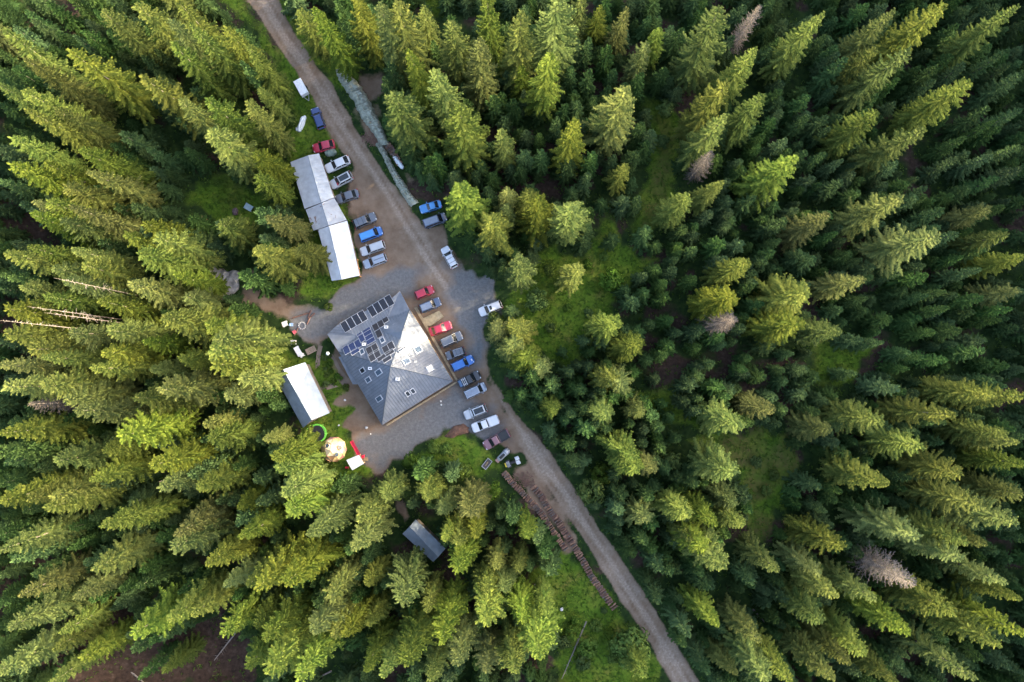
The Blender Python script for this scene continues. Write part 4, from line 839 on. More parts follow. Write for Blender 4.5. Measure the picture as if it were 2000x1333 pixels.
for m_ in LB: m_.materials[0] = mat('grey_billet', (.22, .20, .165), .9)
c1 = lambda x, y: (450 + x / 4, y / 4); c2 = lambda x, y: (530 + x / 4.4425, 250 + y / 4.4425)
t1 = tarp('long wood stack under wrinkled green tarpaulin right of the upper road', [c1(*p) for p in ((825, 550), (840, 620), (890, 690), (960, 790), (1010, 900), (1060, 970), (1130, 1060), (1165, 1150))], [c1(*p) for p in ((868, 545), (960, 610), (1015, 670), (1065, 750), (1115, 850), (1155, 930), (1212, 1060), (1248, 1135))], 1.25, 3)
t2 = tarp('narrow green tarped wood stack ending beside the sky blue coupe', [c2(*p) for p in ((905, 150), (960, 240), (1030, 390), (1100, 520), (1180, 650), (1215, 690))], [c2(*p) for p in ((945, 135), (1010, 230), (1085, 380), (1150, 470), (1215, 575), (1280, 650))], 1.05, 4)
NW = ['', 'second', 'third', 'fourth', 'fifth', 'sixth', 'seventh', 'eighth', 'ninth', 'tenth', 'eleventh', 'twelfth', 'thirteenth', 'fourteenth', 'fifteenth', 'sixteenth', 'seventeenth', 'eighteenth', 'nineteenth', 'twentieth', 'twenty-first', 'twenty-second', 'twenty-third', 'twenty-fourth', 'twenty-fifth', 'twenty-sixth', 'twenty-seventh', 'twenty-eighth', 'twenty-ninth', 'thirtieth', 'thirty-first', 'thirty-second', 'thirty-third', 'thirty-fourth', 'thirty-fifth', 'thirty-sixth']
for tops, cnt, lab in ((t1, 34, 'short timber billet weighing down the long green tarpaulin'), (t2, 20, 'short timber billet weighing down the narrow green tarpaulin')):
    for i in range(cnt):
        k = int(3 + (len(tops) - 7) * (i + random.random() * .6) / cnt); Lp, Rp, hh = tops[k]; s = random.choice((.3, .7)) + random.uniform(-.07, .07)
        p = Lp.lerp(Rp, s); d = Rp - Lp
        o = link('timber_billet', random.choice(LB)); o.location = (p.x, p.y, hh + .12); o.rotation_euler = (0, random.uniform(-.15, .15), math.atan2(d.y, d.x) + random.uniform(-.25, .25)); o.scale = (random.uniform(.7, 1.2), .8, .8)
        tag(o, (NW[i] + ' ' + lab.replace('weighing down', 'from the upper end on')) if i else 'uppermost ' + lab, 'log', lab.replace('short timber billet', 'timber billets'))
# ---------------------------------------------------------------- log stacks by the lower road
def stack(label, line, layers, width, step=.25, name='log_stack'):
    P = [G(x, y) for x, y in line]; O = P[0]; root = empty(name, (O.x, O.y, 0)); tag(root, label, 'log stack')
    d = [0]
    for i in range(1, len(P)): d.append(d[-1] + (P[i] - P[i - 1]).length)
    for ly in range(layers):
        t = .1 + ly * .12
        while t < d[-1] - .1:
            i = min(max(j for j in range(len(d)) if d[j] <= t), len(P) - 2); p = P[i].lerp(P[i + 1], (t - d[i]) / (d[i + 1] - d[i])); u = (P[i + 1] - P[i]).normalized(); v = Vector((-u.y, u.x, 0))
            if random.random() > (.06 if ly < layers - 1 else .22):
                cols = (-.27, .27) if ly == layers - 1 else (0,)
                for cc in cols:
                    me = random.choice(LS if len(cols) > 1 else LM); s = random.uniform(.85, 1.25); q = p + v * (width * cc + random.uniform(-.12, .12))
                    o = link('log', me, root); o.location = (q.x - O.x, q.y - O.y, .14 + ly * .24 + random.uniform(-.03, .05)); o.rotation_euler = (random.uniform(0, 6), random.uniform(-.07, .07), math.atan2(v.y, v.x) + random.gauss(0, .10)); o.scale = (width / (1.25 if len(cols) == 1 else 1.35) * random.uniform(.85, 1.1), s, s)
            t += step * random.uniform(.85, 1.2) * (1 if ly < layers - 1 else 1.25)
c8 = lambda x, y: (880 + x / 3.8075, 880 + y / 3.8075)
stack('shorter log stack running from the quad bike down beneath the trees', [c8(*p) for p in ((395, 160), (455, 235), (530, 310), (590, 370), (670, 460), (740, 560), (800, 650), (865, 740))], 3, 1.0, .36)
stack('longest log stack running along the verge of the lower road', [c8(*p) for p in ((610, 262), (680, 350), (740, 450), (800, 530), (870, 640), (930, 730), (985, 820), (1045, 930), (1120, 1040), (1225, 1175))], 3, 1.15, .40)
stack('short bare log stack between the tarpaulin and the trees', [c2(*p) for p in ((1010, 150), (1060, 220), (1120, 330))], 2, 1.1, .3)
# loose bark and a wood heap
def scatter_sticks(name, label, cat, px, py, r, n, m, l=.5):
    o = G(px, py); b = MB()
    for _ in range(n):
        a = random.uniform(0, 6.28); q = math.sqrt(random.random()) * r; x, y = q * math.cos(a), q * math.sin(a) * .7; t = random.uniform(0, 3.14); ll = l * random.uniform(.4, 1.2); z = random.uniform(.04, .28) * (1.2 - q / r)
        b.tube((x - math.cos(t) * ll / 2, y - math.sin(t) * ll / 2, z), (x + math.cos(t) * ll / 2, y + math.sin(t) * ll / 2, z + random.uniform(-.05, .1)), random.uniform(.03, .08), n=5)
    return tag(b.build(name, m), label, cat, None, 'stuff').__setattr__('location', (o.x, o.y, float(o.z)))
scatter_sticks('split_wood', 'scattered split wood and bark beside the green tarpaulin', 'firewood', 727, 272, 2.0, 160, barklog)
scatter_sticks('bark_litter', 'loose bark and offcuts between the two log stacks', 'bark', 1022, 938, 2.2, 130, barklog)
# ---------------------------------------------------------------- playground: dome, trampoline, playhouse
o = G(653, 878); dome = empty('dome_tent', (o.x, o.y, 0)); tag(dome, 'yellow and pink panelled dome tent beside the trampoline', 'dome')
bm = bmesh.new(); bmesh.ops.create_icosphere(bm, subdivisions=2, radius=1.0)
bmesh.ops.rotate(bm, verts=bm.verts, cent=(0, 0, 0), matrix=Matrix.Rotation(.3, 3, 'Z'))
dm = [mat('dome_yellow', (.72, .56, .24), .6, 0, .12), mat('dome_orange', (.70, .38, .17), .6, 0, .12), mat('dome_pink', (.62, .24, .22), .6, 0, .12), mat('dome_cream', (.78, .68, .42), .6, 0, .1)]
RD, HD = 2.35, 2.6; hold = []
for f in list(bm.faces):
    c = f.calc_center_median()
    if c.z < -0.05: continue
    P = [Vector((v.co.x * RD, v.co.y * RD, max(.02, v.co.z * HD + .15))) for v in f.verts]; cc = sum(P, Vector()) / 3
    P = [cc + (p - cc) * .965 for p in P]
    k = random.choice((0, 0, 1, 3, 3)) if c.z > .45 else random.choice((2, 2, 1, 0))
    if c.z > .8: k = random.choice((3, 3, 0))
    e = MB(); e.v = [tuple(p) for p in P] + [tuple(p * .97) for p in P]; e.f = [(0, 1, 2), (5, 4, 3), (0, 3, 4, 1), (1, 4, 5, 2), (2, 5, 3, 0)]
    e.build('panel', dm[k], dome)
bm.free()
bm = bmesh.new(); bmesh.ops.create_icosphere(bm, subdivisions=2, radius=1.0); bmesh.ops.rotate(bm, verts=bm.verts, cent=(0, 0, 0), matrix=Matrix.Rotation(.3, 3, 'Z'))
e = MB()
for ed in bm.edges:
    a, b_ = [Vector((v.co.x * RD, v.co.y * RD, v.co.z * HD + .15)) for v in ed.verts]
    if min(a.z, b_.z) < 0: continue
    e.tube(a * 1.0, b_ * 1.0, .04, n=5)
bm.free(); e.build('frame', mat('dome_struts', (.42, .26, .17), .7), dome)
for ang, el, m, nm, rr in ((2.2, 62, skyglass, 'round_window', .36), (-.6, 58, skyglass, 'round_window', .36), (.35, 48, black, 'opening', .42), (-2.0, 22, black, 'opening', .48)):
    d = Vector((math.cos(ang) * math.cos(R(el)), math.sin(ang) * math.cos(R(el)), math.sin(R(el)))); p = Vector((d.x * RD, d.y * RD, d.z * HD + .15))
    e = MB().tube(p * .97, p * 1.02, rr, n=14).build(nm, m, dome)
    MB().tube(p * .98, p * 1.03, rr * 1.2, rr * 1.15, n=14, cap=False).build('rim', dm[3] if m is skyglass else dm[1], e)
o = G(622, 846); tr_ = empty('trampoline', (o.x, o.y, 0)); tag(tr_, 'round trampoline with black mat and lime green padding under a spruce', 'trampoline')
lime = mat('lime_padding', (.16, .55, .06), .5, 0, .1); RT = 1.65
MB().tube((0, 0, .70), (0, 0, .715), RT - .18, n=32).build('mat', black, tr_)
def ring(b, r0, r1, z0, z1, n=36):
    k = len(b.v)
    for i in range(n):
        t = 2 * math.pi * i / n; c, s = math.cos(t), math.sin(t); b.v += [(c * r0, s * r0, z0), (c * r1, s * r1, z0), (c * r1, s * r1, z1), (c * r0, s * r0, z1)]
    for i in range(n):
        j = (i + 1) % n
        for q in range(4): b.f.append((k + i * 4 + q, k + j * 4 + q, k + j * 4 + (q + 1) % 4, k + i * 4 + (q + 1) % 4))
    return b
ring(MB(), RT - .2, RT + .08, .72, .78).build('padding', lime, tr_)
ring(MB(), RT + .05, RT + .10, 2.2, 2.25).build('net_ring', lime, tr_)
for i in range(6):
    t = i * math.pi / 3; c, s = math.cos(t) * (RT + .13), math.sin(t) * (RT + .13)
    MB().tube((c, s, 0), (c, s, 2.3), .035, n=6).build('pole', lime, tr_)
pc = (U(676.5, 899, 2.2) + U(701, 889, 2.2) + U(710.6, 906, 2.2) + U(688, 919, 2.2)) / 4; O = Vector((pc.x, pc.y, 0)); ph_ = empty('playhouse', O); tag(ph_, 'small playhouse with white sheet roof and red slide', 'playhouse')
q = [U(676.5, 899, 2.2) - O, U(701, 889, 2.3) - O, U(710.6, 906, 2.3) - O, U(688, 919, 2.2) - O]
MB().slab(q, .06).build('roof', mat('playhouse_roof', (.70, .73, .76), .45, .1, .05), ph_)
for p in q: MB().box(p.x * .85 - .06, p.x * .85 + .06, p.y * .85 - .06, p.y * .85 + .06, 0, p.z - .07).build('post', wallwood, ph_)
MB().slab([Vector((p.x * .9, p.y * .9, 1.2)) for p in q], .1).build('floor', wallwood, ph_)
redp = mat('red_plastic', (.62, .02, .05), .35, 0, .08)
s0, s1 = U(702, 890, 1.3) - O, U(689, 866, .35) - O; d = (s1 - s0); u = Vector((-d.y, d.x, 0)).normalized()
e = MB(); prof = [(-.32, .22), (-.26, .0), (.26, .0), (.32, .22)]
for p in (s0, s0.lerp(s1, .45) - Vector((0, 0, .12)), s1, s1 + d.normalized() * .5): e.v += [tuple(Vector((p.x, p.y, max(.25, p.z))) + u * a + Vector((0, 0, z))) for a, z in prof]
e.f = [(i * 4 + j, i * 4 + j + 1, i * 4 + 5 + j, i * 4 + 4 + j) for i in range(3) for j in range(3)]
sl_ = e.build('slide', redp, ph_); so_ = sl_.modifiers.new('thick', 'SOLIDIFY'); so_.thickness = .05
p = U(677, 914, .8) - O; MB().box(p.x - .35, p.x + .35, p.y - .2, p.y + .2, .2, .8, .08).build('step_box', redp, ph_)
p = U(708, 893, 1.0) - O; MB().box(p.x - .25, p.x + .25, p.y - .3, p.y + .3, .2, 1.0, .05).build('side_panel', redp, ph_)
p = U(714, 897, .4) - O
for k in range(3): MB().box(p.x - .45, p.x + .45, p.y - .3 + k * .22, p.y - .14 + k * .22, .3 + .1 * k, .36 + .1 * k).build('step', wallwood, ph_)
# ---------------------------------------------------------------- fire place, tables, benches, garden
stone = mat('field_stone', (.30, .29, .28), .9, 0, .25, 4, .4, 10); pale = mat('pale_object', (.62, .60, .56), .9, 0, .1)
def rock(name, x, y, z, r, m, sd, parent=None, sq=.7):
    rg_ = random.Random(sd); bm = bmesh.new(); bmesh.ops.create_icosphere(bm, subdivisions=2 if r > .5 else 1, radius=r)
    for v in bm.verts: v.co *= rg_.uniform(.75, 1.18); v.co.z *= sq
    me = bpy.data.meshes.new(name); bm.to_mesh(me); bm.free(); o = link(name, me, parent, m); o.location = (x, y, z); return o
o = G(590, 636.6); fp = empty('fire_pit', (o.x, o.y, 0)); tag(fp, 'round stone fire pit on the gravel left of the lodge', 'fire pit')
for i in range(12): t = i * math.pi / 6; rock('stone', math.cos(t) * .62, math.sin(t) * .62, .1, .2, stone, i, fp)
MB().tube((0, 0, .02), (0, 0, .06), .5, n=12).build('ash_bed', mat('ash', (.12, .12, .125), .95), fp)
for i, (x0, y0, x1, y1) in enumerate(((571, 622, 603, 612), (608, 606, 602, 622), (600, 634, 606, 620), (575, 655, 583, 641), (615, 612, 607, 620))):
    r_, L = oriented('seat_log', ('long seat log above the fire pit', 'thin seat log top right of the fire pit', 'seat log just right of the fire pit', 'seat log below left of the fire pit', 'slanting seat log nearest the lodge gravel')[i], 'log', (x0, y0), (x1, y1), 'seat logs round the fire pit', 0)
    m_ = MB().tube((-L / 2, 0, .16), (L / 2, 0, .16), .15, .13, n=9); me = mesh('seat_log', m_.v, m_.f); me.materials.append(barklog); r_.name = 'seat_log_root'
    nm = link('seat_log', me); nm.location = r_.location; nm.rotation_euler = r_.rotation_euler
    for kk in ('label', 'category', 'group'): nm[kk] = r_[kk]
    bpy.data.objects.remove(r_)
def chair(px, py, rz, m, label):
    o = G(px, py); r_ = empty('garden_chair', (o.x, o.y, float(o.z)), rz); tag(r_, label, 'chair')
    MB().box(-.25, .25, -.25, .25, .40, .45).build('seat', m, r_); MB().box(-.27, -.2, -.25, .25, .46, .95).build('backrest', m, r_)
    for x in (-.22, .22):
        for y in (-.22, .22): MB().box(x - .02, x + .02, y - .02, y + .02, 0, .40).build('leg', m, r_)
    for sg in (-1, 1): MB().box(-.2, .25, sg * .27 - .03, sg * .27 + .03, .6, .65).build('armrest', m, r_)
    return r_
chair(577, 649, .6, mat('red_fabric', (.55, .10, .12), .7), 'red garden chair below left of the fire pit')
chair(571, 635, 0, mat('blue_fabric', (.22, .32, .5), .7), 'small blue chair left of the fire pit')
def table(p0, p1, wd, h, m, label, legs=True, name='garden_table', cat='table'):
    r_, L = oriented(name, label, cat, p0, p1, None, h); hh = h
    MB().box(-L / 2, L / 2, -wd / 2, wd / 2, h - .05, h, .01).build('tabletop', m, r_)
    for sx in (-1, 1):
        for sy in (-1, 1): MB().box(sx * (L / 2 - .08) - .04, sx * (L / 2 - .08) + .04, sy * (wd / 2 - .08) - .04, sy * (wd / 2 - .08) + .04, 0, h - .053).build('leg', m, r_)
    return r_, L
table((551, 635), (561, 631), .95, .75, mat('cream_board', (.72, .68, .60), .6), 'square cream table on the grass left of the fire pit')
table((577, 678), (587, 695), .95, .85, whitem, 'long white outdoor counter beside the grill')
table((586, 697), (593, 692), .6, .8, mat('cream_board', (.72, .68, .60), .6), 'small cream table at the lower end of the white counter')
table((557, 672), (564, 666), .75, .7, mat('grey_slab', (.45, .48, .5), .6), 'grey table top on the grass left of the grill')
o = G(574, 669); gr = empty('kettle_grill', (o.x, o.y, 0)); tag(gr, 'black round grill on pale base at the top of the white counter', 'grill')
MB().box(-.45, .45, -.4, .4, 0, .7, .03).build('base', pale, gr); MB().tube((0, 0, .703), (0, 0, .95), .28, .33, n=14).build('bowl', black, gr); MB().tube((0, 0, .953), (0, 0, .97), .3, n=14).build('grate', alum, gr)
r_, L = oriented('timber_bench', 'weathered timber bench seat by the garden path', 'bench', (598, 689), (616, 680), None, .5)
for k in range(4): MB().box(-L / 2, L / 2, -.55 + k * .29, -.30 + k * .29, .42, .47).build('slat', mat('old_bench_wood', (.24, .18, .13), .9, 0, .25), r_)
for sx in (-1, 1): MB().box(sx * (L / 2 - .2) - .06, sx * (L / 2 - .2) + .06, -.5, .55, 0, .417).build('leg', shedwood, r_)
o = G(640, 695); lp = empty('lamp_post', (o.x, o.y, 0)); tag(lp, 'lamp post with round white globe at the garden corner of the lodge', 'lamp')
gp = U(640, 691, 3.0) - o; MB().tube((gp.x, gp.y, 0), (gp.x, gp.y, 2.75), .05, n=8).build('pole', black, lp)
bm = bmesh.new(); bmesh.ops.create_uvsphere(bm, u_segments=14, v_segments=9, radius=.32); me = bpy.data.meshes.new('globe'); bm.to_mesh(me); bm.free(); g_ = link('globe', me, lp, mat('white_globe', (.85, .85, .83), .3)); g_.location = (gp.x, gp.y, 3.0)
MB().tube((gp.x, gp.y, 2.6), (gp.x, gp.y, 2.74), .12, n=8).build('collar', alum, lp)
c3 = lambda x, y: (450 + x / 5.126, 500 + y / 5.126)
pathm = mat('trodden_earth_path', (.20, .145, .105), .95, 0, .2, 1.0)
def strip(name, pts, wd, z, m):
    P = [G(*p) for p in pts]; b = MB()
    for i, p in enumerate(P):
        d = (P[min(i + 1, len(P) - 1)] - P[max(i - 1, 0)]).normalized(); v = Vector((-d.y, d.x, 0)) * wd / 2 * random.uniform(.85, 1.15)
        b.v += [tuple(Vector((p.x, p.y, z)) - v), tuple(Vector((p.x, p.y, z)) + v)]
    b.f = [(2 * i, 2 * i + 1, 2 * i + 3, 2 * i + 2) for i in range(len(P) - 1)]
    return tag(b.build(name, m), kind='structure')
strip('path', [c3(*p) for p in ((905, 900), (885, 980), (875, 1080), (880, 1180), (905, 1270), (940, 1333))], .75, .09, pathm)
strip('path', [c3(*p) for p in ((930, 1240), (1010, 1190), (1090, 1140), (1100, 1130))], .6, .10, pathm)
strip('path', [c3(*p) for p in ((1010, 990), (1050, 1060), (1090, 1130), (1140, 1200), (1170, 1240))], .6, .11, pathm)
strip('path', [c3(*p) for p in ((960, 1320), (1060, 1290), (1160, 1255), (1230, 1230))], .9, .12, pathm)
for i, (x, y, h) in enumerate(((935, 1020, 1.0), (980, 1090, 1.1), (940, 1130, .9), (1000, 1150, 1.0), (960, 1190, .9), (1060, 1200, 1.0), (1100, 1230, .8), (1030, 1250, .9), (985, 1000, .9), (1150, 1320, 1.0), (1020, 860, 1.1), (990, 830, 1.0))): tip(*c3(x, y), h, 1.15, 'bush')
tip(*c3(945, 1285), 1.3, 1.0, 'bush')
# earth mound by the gravel
mp = [(866, 853), (885, 832), (905, 828), (917, 835), (914, 845), (895, 852), (880, 857)]
P = [G(*p) for p in mp]; c = sum(P, Vector()) / len(P); e = MB(); nr = 7; rg_ = random.Random(9)
Pd = []
for i in range(len(P)):
    for t in (0, .33, .66): Pd.append(P[i].lerp(P[(i + 1) % len(P)], t))
for k in range(nr):
    s = 1 - k / nr
    for p in Pd: q = c + (p - c) * s; e.v.append((q.x - c.x + rg_.uniform(-.1, .1), q.y - c.y + rg_.uniform(-.1, .1), 1.0 * (1 - s * s) ** .8 + rg_.uniform(-.05, .05) - (.06 if k == 0 else 0)))
n = len(Pd)
e.f = [(k * n + i, k * n + (i + 1) % n, (k + 1) * n + (i + 1) % n, (k + 1) * n + i) for k in range(nr - 1) for i in range(n)] + [tuple((nr - 1) * n + i for i in range(n))]
m_ = e.build('earth_mound', mat('brown_earth', (.135, .068, .042), .95, 0, .3, 2, .6, 6)); m_.location = (c.x, c.y, 0); tag(m_, 'long brown earth mound between the gravel yard and the grass', 'mound')
# small things
def crumpled(name, label, cat, px, py, sx, sy, h, m, rz=0., sd=1):
    o = G(px, py); rg_ = random.Random(sd); bm = bmesh.new(); bmesh.ops.create_icosphere(bm, subdivisions=3, radius=1)
    for v in bm.verts:
        k = rg_.uniform(.86, 1.1); v.co = Vector((math.copysign(abs(v.co.x) ** .7, v.co.x) * sx * k, math.copysign(abs(v.co.y) ** .7, v.co.y) * sy * k, max(0, v.co.z) ** .6 * h * rg_.uniform(.85, 1.12)))
    me = bpy.data.meshes.new(name); bm.to_mesh(me); bm.free(); o_ = link(name, me, None, m); o_.location = o; o_.rotation_euler = (0, 0, rz); return tag(o_, label, cat)
crumpled('covered_bundle', 'grey green tarpaulin covered bundle beside the red car', 'bundle', 646, 299, 1.05, .72, .9, mat('grey_green_tarp', (.17, .21, .17), .6, 0, .2, 2), .15, 2)
crumpled('white_sheeting', 'crumpled white sheeting heap under a spruce by the road', 'sheeting', 590, 243, .55, 1.7, .7, mat('white_sheeting', (.70, .72, .72), .5, 0, .08), -.35, 3)
crumpled('white_sheeting', 'small pale sheeting heap beside the larger heap', 'sheeting', 583, 253, .5, .4, .4, mat('white_sheeting', (.70, .72, .72), .5, 0, .08), .2, 4)
crumpled('pale_cover', 'narrow white sheet over logs behind the narrow tarpaulin', 'sheet', 778, 318, .45, 1.5, .6, mat('white_sheeting', (.70, .72, .72), .5, 0, .08), .65, 5)
for i, (x, y, s, lab) in enumerate(((674, 782, .26, 'flat pale object on the earth between barn and lodge'), (662, 831, .22, 'pale object on the grass above the dome'), (716, 836, .30, 'pale uneven object on bare earth below the lodge corner'), (861, 784, .2, 'small white object on gravel beside the lodge corner'), (862, 791, .2, 'small white object just below another white object on gravel'), (1097, 1190, .36, 'round white object on the grass below the log stack'), (1045, 1142, .3, 'white object at the forest edge by brown earth'), (1040, 1141, .2, 'tiny white object left of the larger white object'), (724, 848, .15, 'tiny pale object near the gravel edge'))):
    p = G(x, y); tag(rock('pale_object', p.x, p.y, p.z + s * .35, s, pale if s < .34 else whitem, i + 30), lab, 'stone')  # generic lumps standing in for small pale objects of unknown kind
# rock outcrop on the slope at the left
for i, (x, y, r, lab) in enumerate(((405, 528, 1.9, 'pale mossy crag at the top of the rock outcrop'), (425, 545, 2.3, 'broad grey rock face in the middle of the outcrop'), (447, 560, 2.0, 'grey rock at the lower right of the outcrop'), (432, 572, 1.7, 'grey boulder at the foot of the outcrop'), (455, 540, 1.3, 'small grey rock at the right edge of the outcrop'))):
    p = G(x, y); tag(rock('outcrop_rock', p.x, p.y, p.z + r * .1, r, mat('outcrop_rock', (.23, .22, .21), .95, 0, .45, 1.2, .8, 3), i + 60, None, .6), lab, 'rock', 'rocks of the outcrop')
# things in the small clearing at upper left
table((478, 401), (492, 409), 1.1, .7, mat('blue_grey_table', (.30, .40, .42), .6), 'blue grey table in the small clearing left of the long shed')
crumpled('washtub', 'round dark washtub in the small clearing', 'tub', 460, 414, .55, .75, .5, mat('dark_tub', (.11, .07, .075), .6), 0, 7)
crumpled('wooden_trough', 'orange brown wooden trough at the left end of the small clearing', 'trough', 399, 432, .6, 1.1, .5, mat('trough_wood', (.26, .16, .05), .8), .5, 8)
# bare trunks: standing snags at the left, fallen trunks
def snag(px, py, h, label):
    z = h
    for _ in range(8): p = U(px, py, z); z = float(terr(p.x, p.y)) + h
    b = MB(); rg_ = random.Random(int(px + py))
    r_ = empty('dead_snag', (p.x, p.y, float(terr(p.x, p.y)) - .1)); tag(r_, label, 'dead tree', 'bare snags in the left wood')
    b.tube((0, 0, 0), (0, 0, h * .5), .13, .07, 7).tube((0, 0, h * .5), (0, 0, h), .07, .015, 7).build('trunk', mat('snag_wood', (.11, .092, .076), .9, 0, .3, 3), r_)
    b = MB()
    for i in range(46): zz = rg_.uniform(.4, .97) * h; a = rg_.uniform(0, 6.28); l = rg_.uniform(.4, 1.6) * (1.15 - zz / h); b.tube((0, 0, zz), (math.cos(a) * l, math.sin(a) * l, zz - .15 * l), .03, .012, 4, False)
    b.build('branch_stubs', palewood, r_)
for a in ((104, 543, 27, 'pale bare snag standing alone at the upper left of the bare trunks'), (53, 599, 29, 'pale bare snag pointing left above another snag'), (85, 611, 28, 'pale bare snag just below its neighbour snag'), (-4, 626, 31, 'long bare snag reaching the left edge of the picture'), (310, 942, 21, 'short bare snag poking out of the lower left wood')): snag(*a)
for i, (p0, p1, lab) in enumerate((((1145, 1213), (1097, 1325), 'thin grey fallen trunk lying below the bottom clearing'), ((1470, 1190), (1500, 1222), 'fallen grey trunk in the dark wood right of the lower road'), ((470, 1225), (420, 1290), 'fallen trunk on brown slash at the lower left'), ((275, 1285), (330, 1330), 'fallen trunk on brown slash at the bottom left'), ((648, 1310), (600, 1333), 'fallen trunk near the bottom edge left of centre'))):
    r_, L = oriented('fallen_trunk', lab, 'fallen tree', p0, p1, 'fallen trunks', 0)
    MB().tube((-L / 2, 0, .25), (L / 2, 0, .35), .17, .06, 8).build('trunk', palewood, r_)
    b = MB()
    for k in range(12): x = random.uniform(-.2, .5) * L; s_ = random.choice((-1, 1)); b.tube((x, 0, .3), (x + .3, s_ * random.uniform(.3, .8), .4), .025, .01, 4, False)
    b.build('branch_stubs', palewood, r_)
# ---------------------------------------------------------------- ground cover of herbs and grass tufts
def tufts():
    sel = GCORE & (GDIRT < .35) & (GGRAV < .3); ii = np.argwhere(sel); rg_ = np.random.RandomState(4)
    p = 0.16 + 0.75 * GGRASS[sel] * (1 - .75 * GDRY[sel]); pick = ii[rg_.rand(len(ii)) < p * .55]
    if len(pick) > 42000: pick = pick[rg_.choice(len(pick), 42000, False)]
    x = GX[pick[:, 0], pick[:, 1]] + rg_.uniform(-.25, .25, len(pick)); y = GY[pick[:, 0], pick[:, 1]] + rg_.uniform(-.25, .25, len(pick)); z = GZ[pick[:, 0], pick[:, 1]]
    low = np.sin(x * .35 + 1.3 * np.sin(y * .21)) + np.sin(y * .42 + x * .13)
    Q = []; rn = []
    for k in range(4):
        n = len(x); a = rg_.uniform(0, 6.28, n); l = rg_.uniform(.10, .26, n) * (1 + .35 * (low > .6)); hh = rg_.uniform(.08, .30, n) * (1 + .8 * (low > .6)); w_ = rg_.uniform(.05, .12, n)
        ox, oy = rg_.uniform(-.15, .15, n), rg_.uniform(-.15, .15, n); c, s = np.cos(a), np.sin(a)
        p0 = np.stack([x + ox, y + oy, z - .02], -1); tipp = np.stack([x + ox + c * l * 1.6, y + oy + s * l * 1.6, z + hh], -1); mid = (p0 + tipp) / 2; mid[:, 2] += hh * .35
        sd_ = np.stack([-s * w_, c * w_, np.zeros(n)], -1); Q.append(np.stack([p0, mid + sd_, tipp, mid - sd_], 1)); rn.append(np.clip(rg_.rand(n) * .7 + .2 * (low > .3), 0, 1))
    tag(link('grass', soup('grass', np.concatenate(Q), np.concatenate(rn), foliage('meadow_herbs', (.042, .095, .009), (.105, .160, .020), .3, 0))), 'low grass and herbs covering the clearings and verges', 'grass', None, 'stuff')
tufts()
# ---------------------------------------------------------------- labels of the trees
LMK = [((588, 171), 'white box trailer'), ((621, 232), 'dark blue hatchback'), ((590, 243), 'white sheeting heap'), ((632, 287), 'red car by the shed'), ((600, 370), 'long shed'), ((640, 420), 'middle shed'), ((660, 500), 'white roofed shed'), ((710, 215), 'long green tarpaulin'), ((775, 340), 'narrow green tarpaulin'), ((841, 405), 'sky blue coupe'), ((850, 432), 'slate grey minivan'), ((877, 503), 'roadside white hatchback'), ((958, 604), 'white off-roader'), ((590, 765), 'pale blue barn'), ((622, 846), 'trampoline'), ((653, 878), 'dome tent'), ((692, 904), 'playhouse'), ((827, 1057), 'slate roofed cabin'), ((895, 842), 'brown earth mound'), ((950, 905), 'small cart'), ((1045, 1010), 'shorter log stack'), ((1130, 1080), 'longest log stack'), ((1203, 1190), 'lower end of the longest log stack'), ((430, 550), 'rock outcrop'), ((590, 636), 'fire pit'), ((640, 735), 'lodge garden'), ((455, 410), 'small upper left clearing'), ((1040, 877), 'road below the quad bike'), ((1120, 600), 'big green meadow'), ((1490, 920), 'olive clearing at right'), ((1150, 1190), 'bottom clearing'), ((1290, 300), 'upper trail clearing'), ((530, 60), 'upper road'), ((1300, 1290), 'road at the bottom edge'), ((1230, 1130), 'lower road')]
DEADL = {0: 'grey dead spruce below two bright crowns right of the upper trail', 1: 'pale grey dead spruce right of the meadow, mid picture', 2: 'large brown dead spruce in the lower right wood', 3: 'thin dead spruce at the top edge right of centre', 4: 'bare grey dead spruce near the left edge'}
ORD = [(n + ' nearest').strip() for n in NW]; OR2 = ['topmost'] + [n + ' from top' for n in NW[1:]]
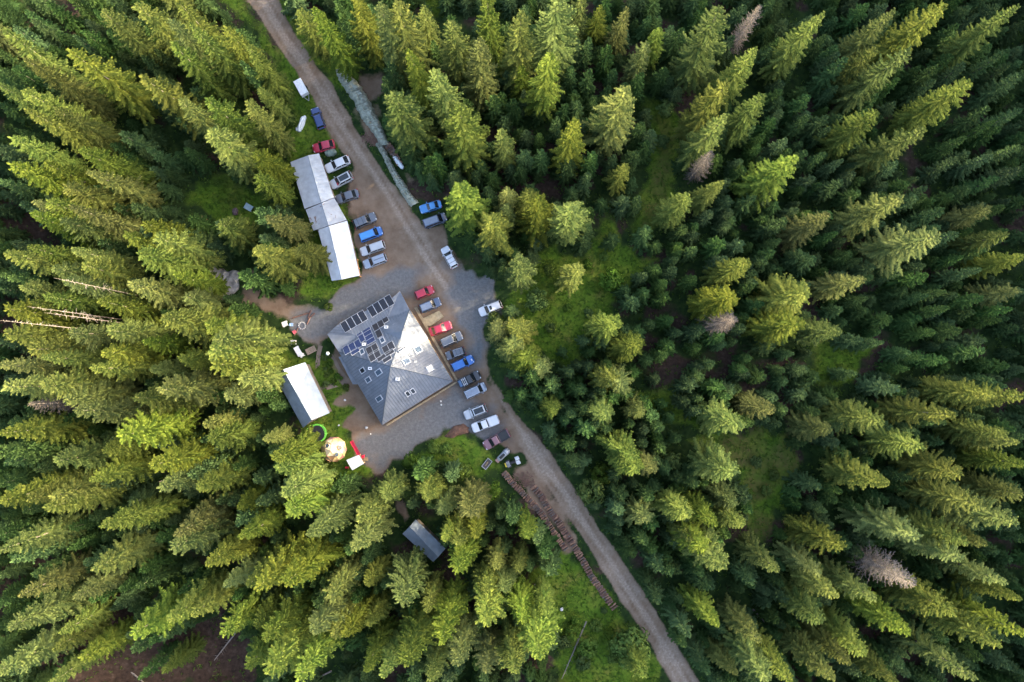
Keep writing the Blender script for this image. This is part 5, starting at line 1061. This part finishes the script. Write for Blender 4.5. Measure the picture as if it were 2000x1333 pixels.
COLS = ['the leftmost tenth', 'the second tenth from left', 'the third tenth from left', 'the fourth tenth from left', 'the left middle tenth', 'the right middle tenth', 'the fourth tenth from right', 'the third tenth from right', 'the second tenth from right', 'the rightmost tenth']
ROWS = ['at the very top', 'in the upper part', 'just above mid height', 'just below mid height', 'in the lower part', 'at the very bottom']
def dirword(dx, dy):
    a = math.degrees(math.atan2(-dy, dx)) % 360
    return ['right of', 'above right of', 'above', 'above left of', 'left of', 'below left of', 'below', 'below right of'][int(((a + 22.5) % 360) // 45)]
buck = {}; nd = 0
CATN = {'spruce': ('spruce', 'tree'), 'young': ('young spruce', 'tree'), 'bush': ('leafy bush', 'bush')}
for rec in TREES:
    root, kind, (tx, ty), h = rec
    if kind == 'dead': tag(root, DEADL[nd], 'dead tree', 'dead spruces'); nd += 1; continue
    word = CATN[kind][0]
    if kind == 'spruce': word = 'tall spruce' if h >= 21 else 'mid-sized spruce'
    if kind == 'bush': word = 'leafy bush' if h > 1.5 else 'low garden shrub'
    best = min(((math.hypot(tx - l[0][0], ty - l[0][1]), l) for l in LMK), key=lambda t: t[0])
    if best[0] < 125: key = ('L', word, dirword(tx - best[1][0][0], ty - best[1][0][1]), best[1][1]); srt = best[0]
    else: key = ('C', word, min(9, max(0, int(tx // 200))), min(5, max(0, int(ty // 222.3)))); srt = ty
    buck.setdefault(key, []).append((srt, root, CATN[kind][1]))
for key, lst in buck.items():
    lst.sort(key=lambda t: t[0])
    for i, (_, root, cat) in enumerate(lst):
        if key[0] == 'L': lab = (ORD[i] + ' ' if len(lst) > 1 else '') + key[1] + ' ' + key[2] + ' the ' + key[3]
        else: lab = (OR2[i] + ' ' if len(lst) > 1 else 'only ') + key[1] + ' in ' + COLS[key[2]] + ', ' + ROWS[key[3]]
        g = {'tall spruce': 'tall spruces', 'mid-sized spruce': 'mid-sized spruces', 'young spruce': 'young spruces', 'leafy bush': 'leafy bushes', 'low garden shrub': 'garden shrubs'}[key[1]]
        tag(root, lab, cat, g)
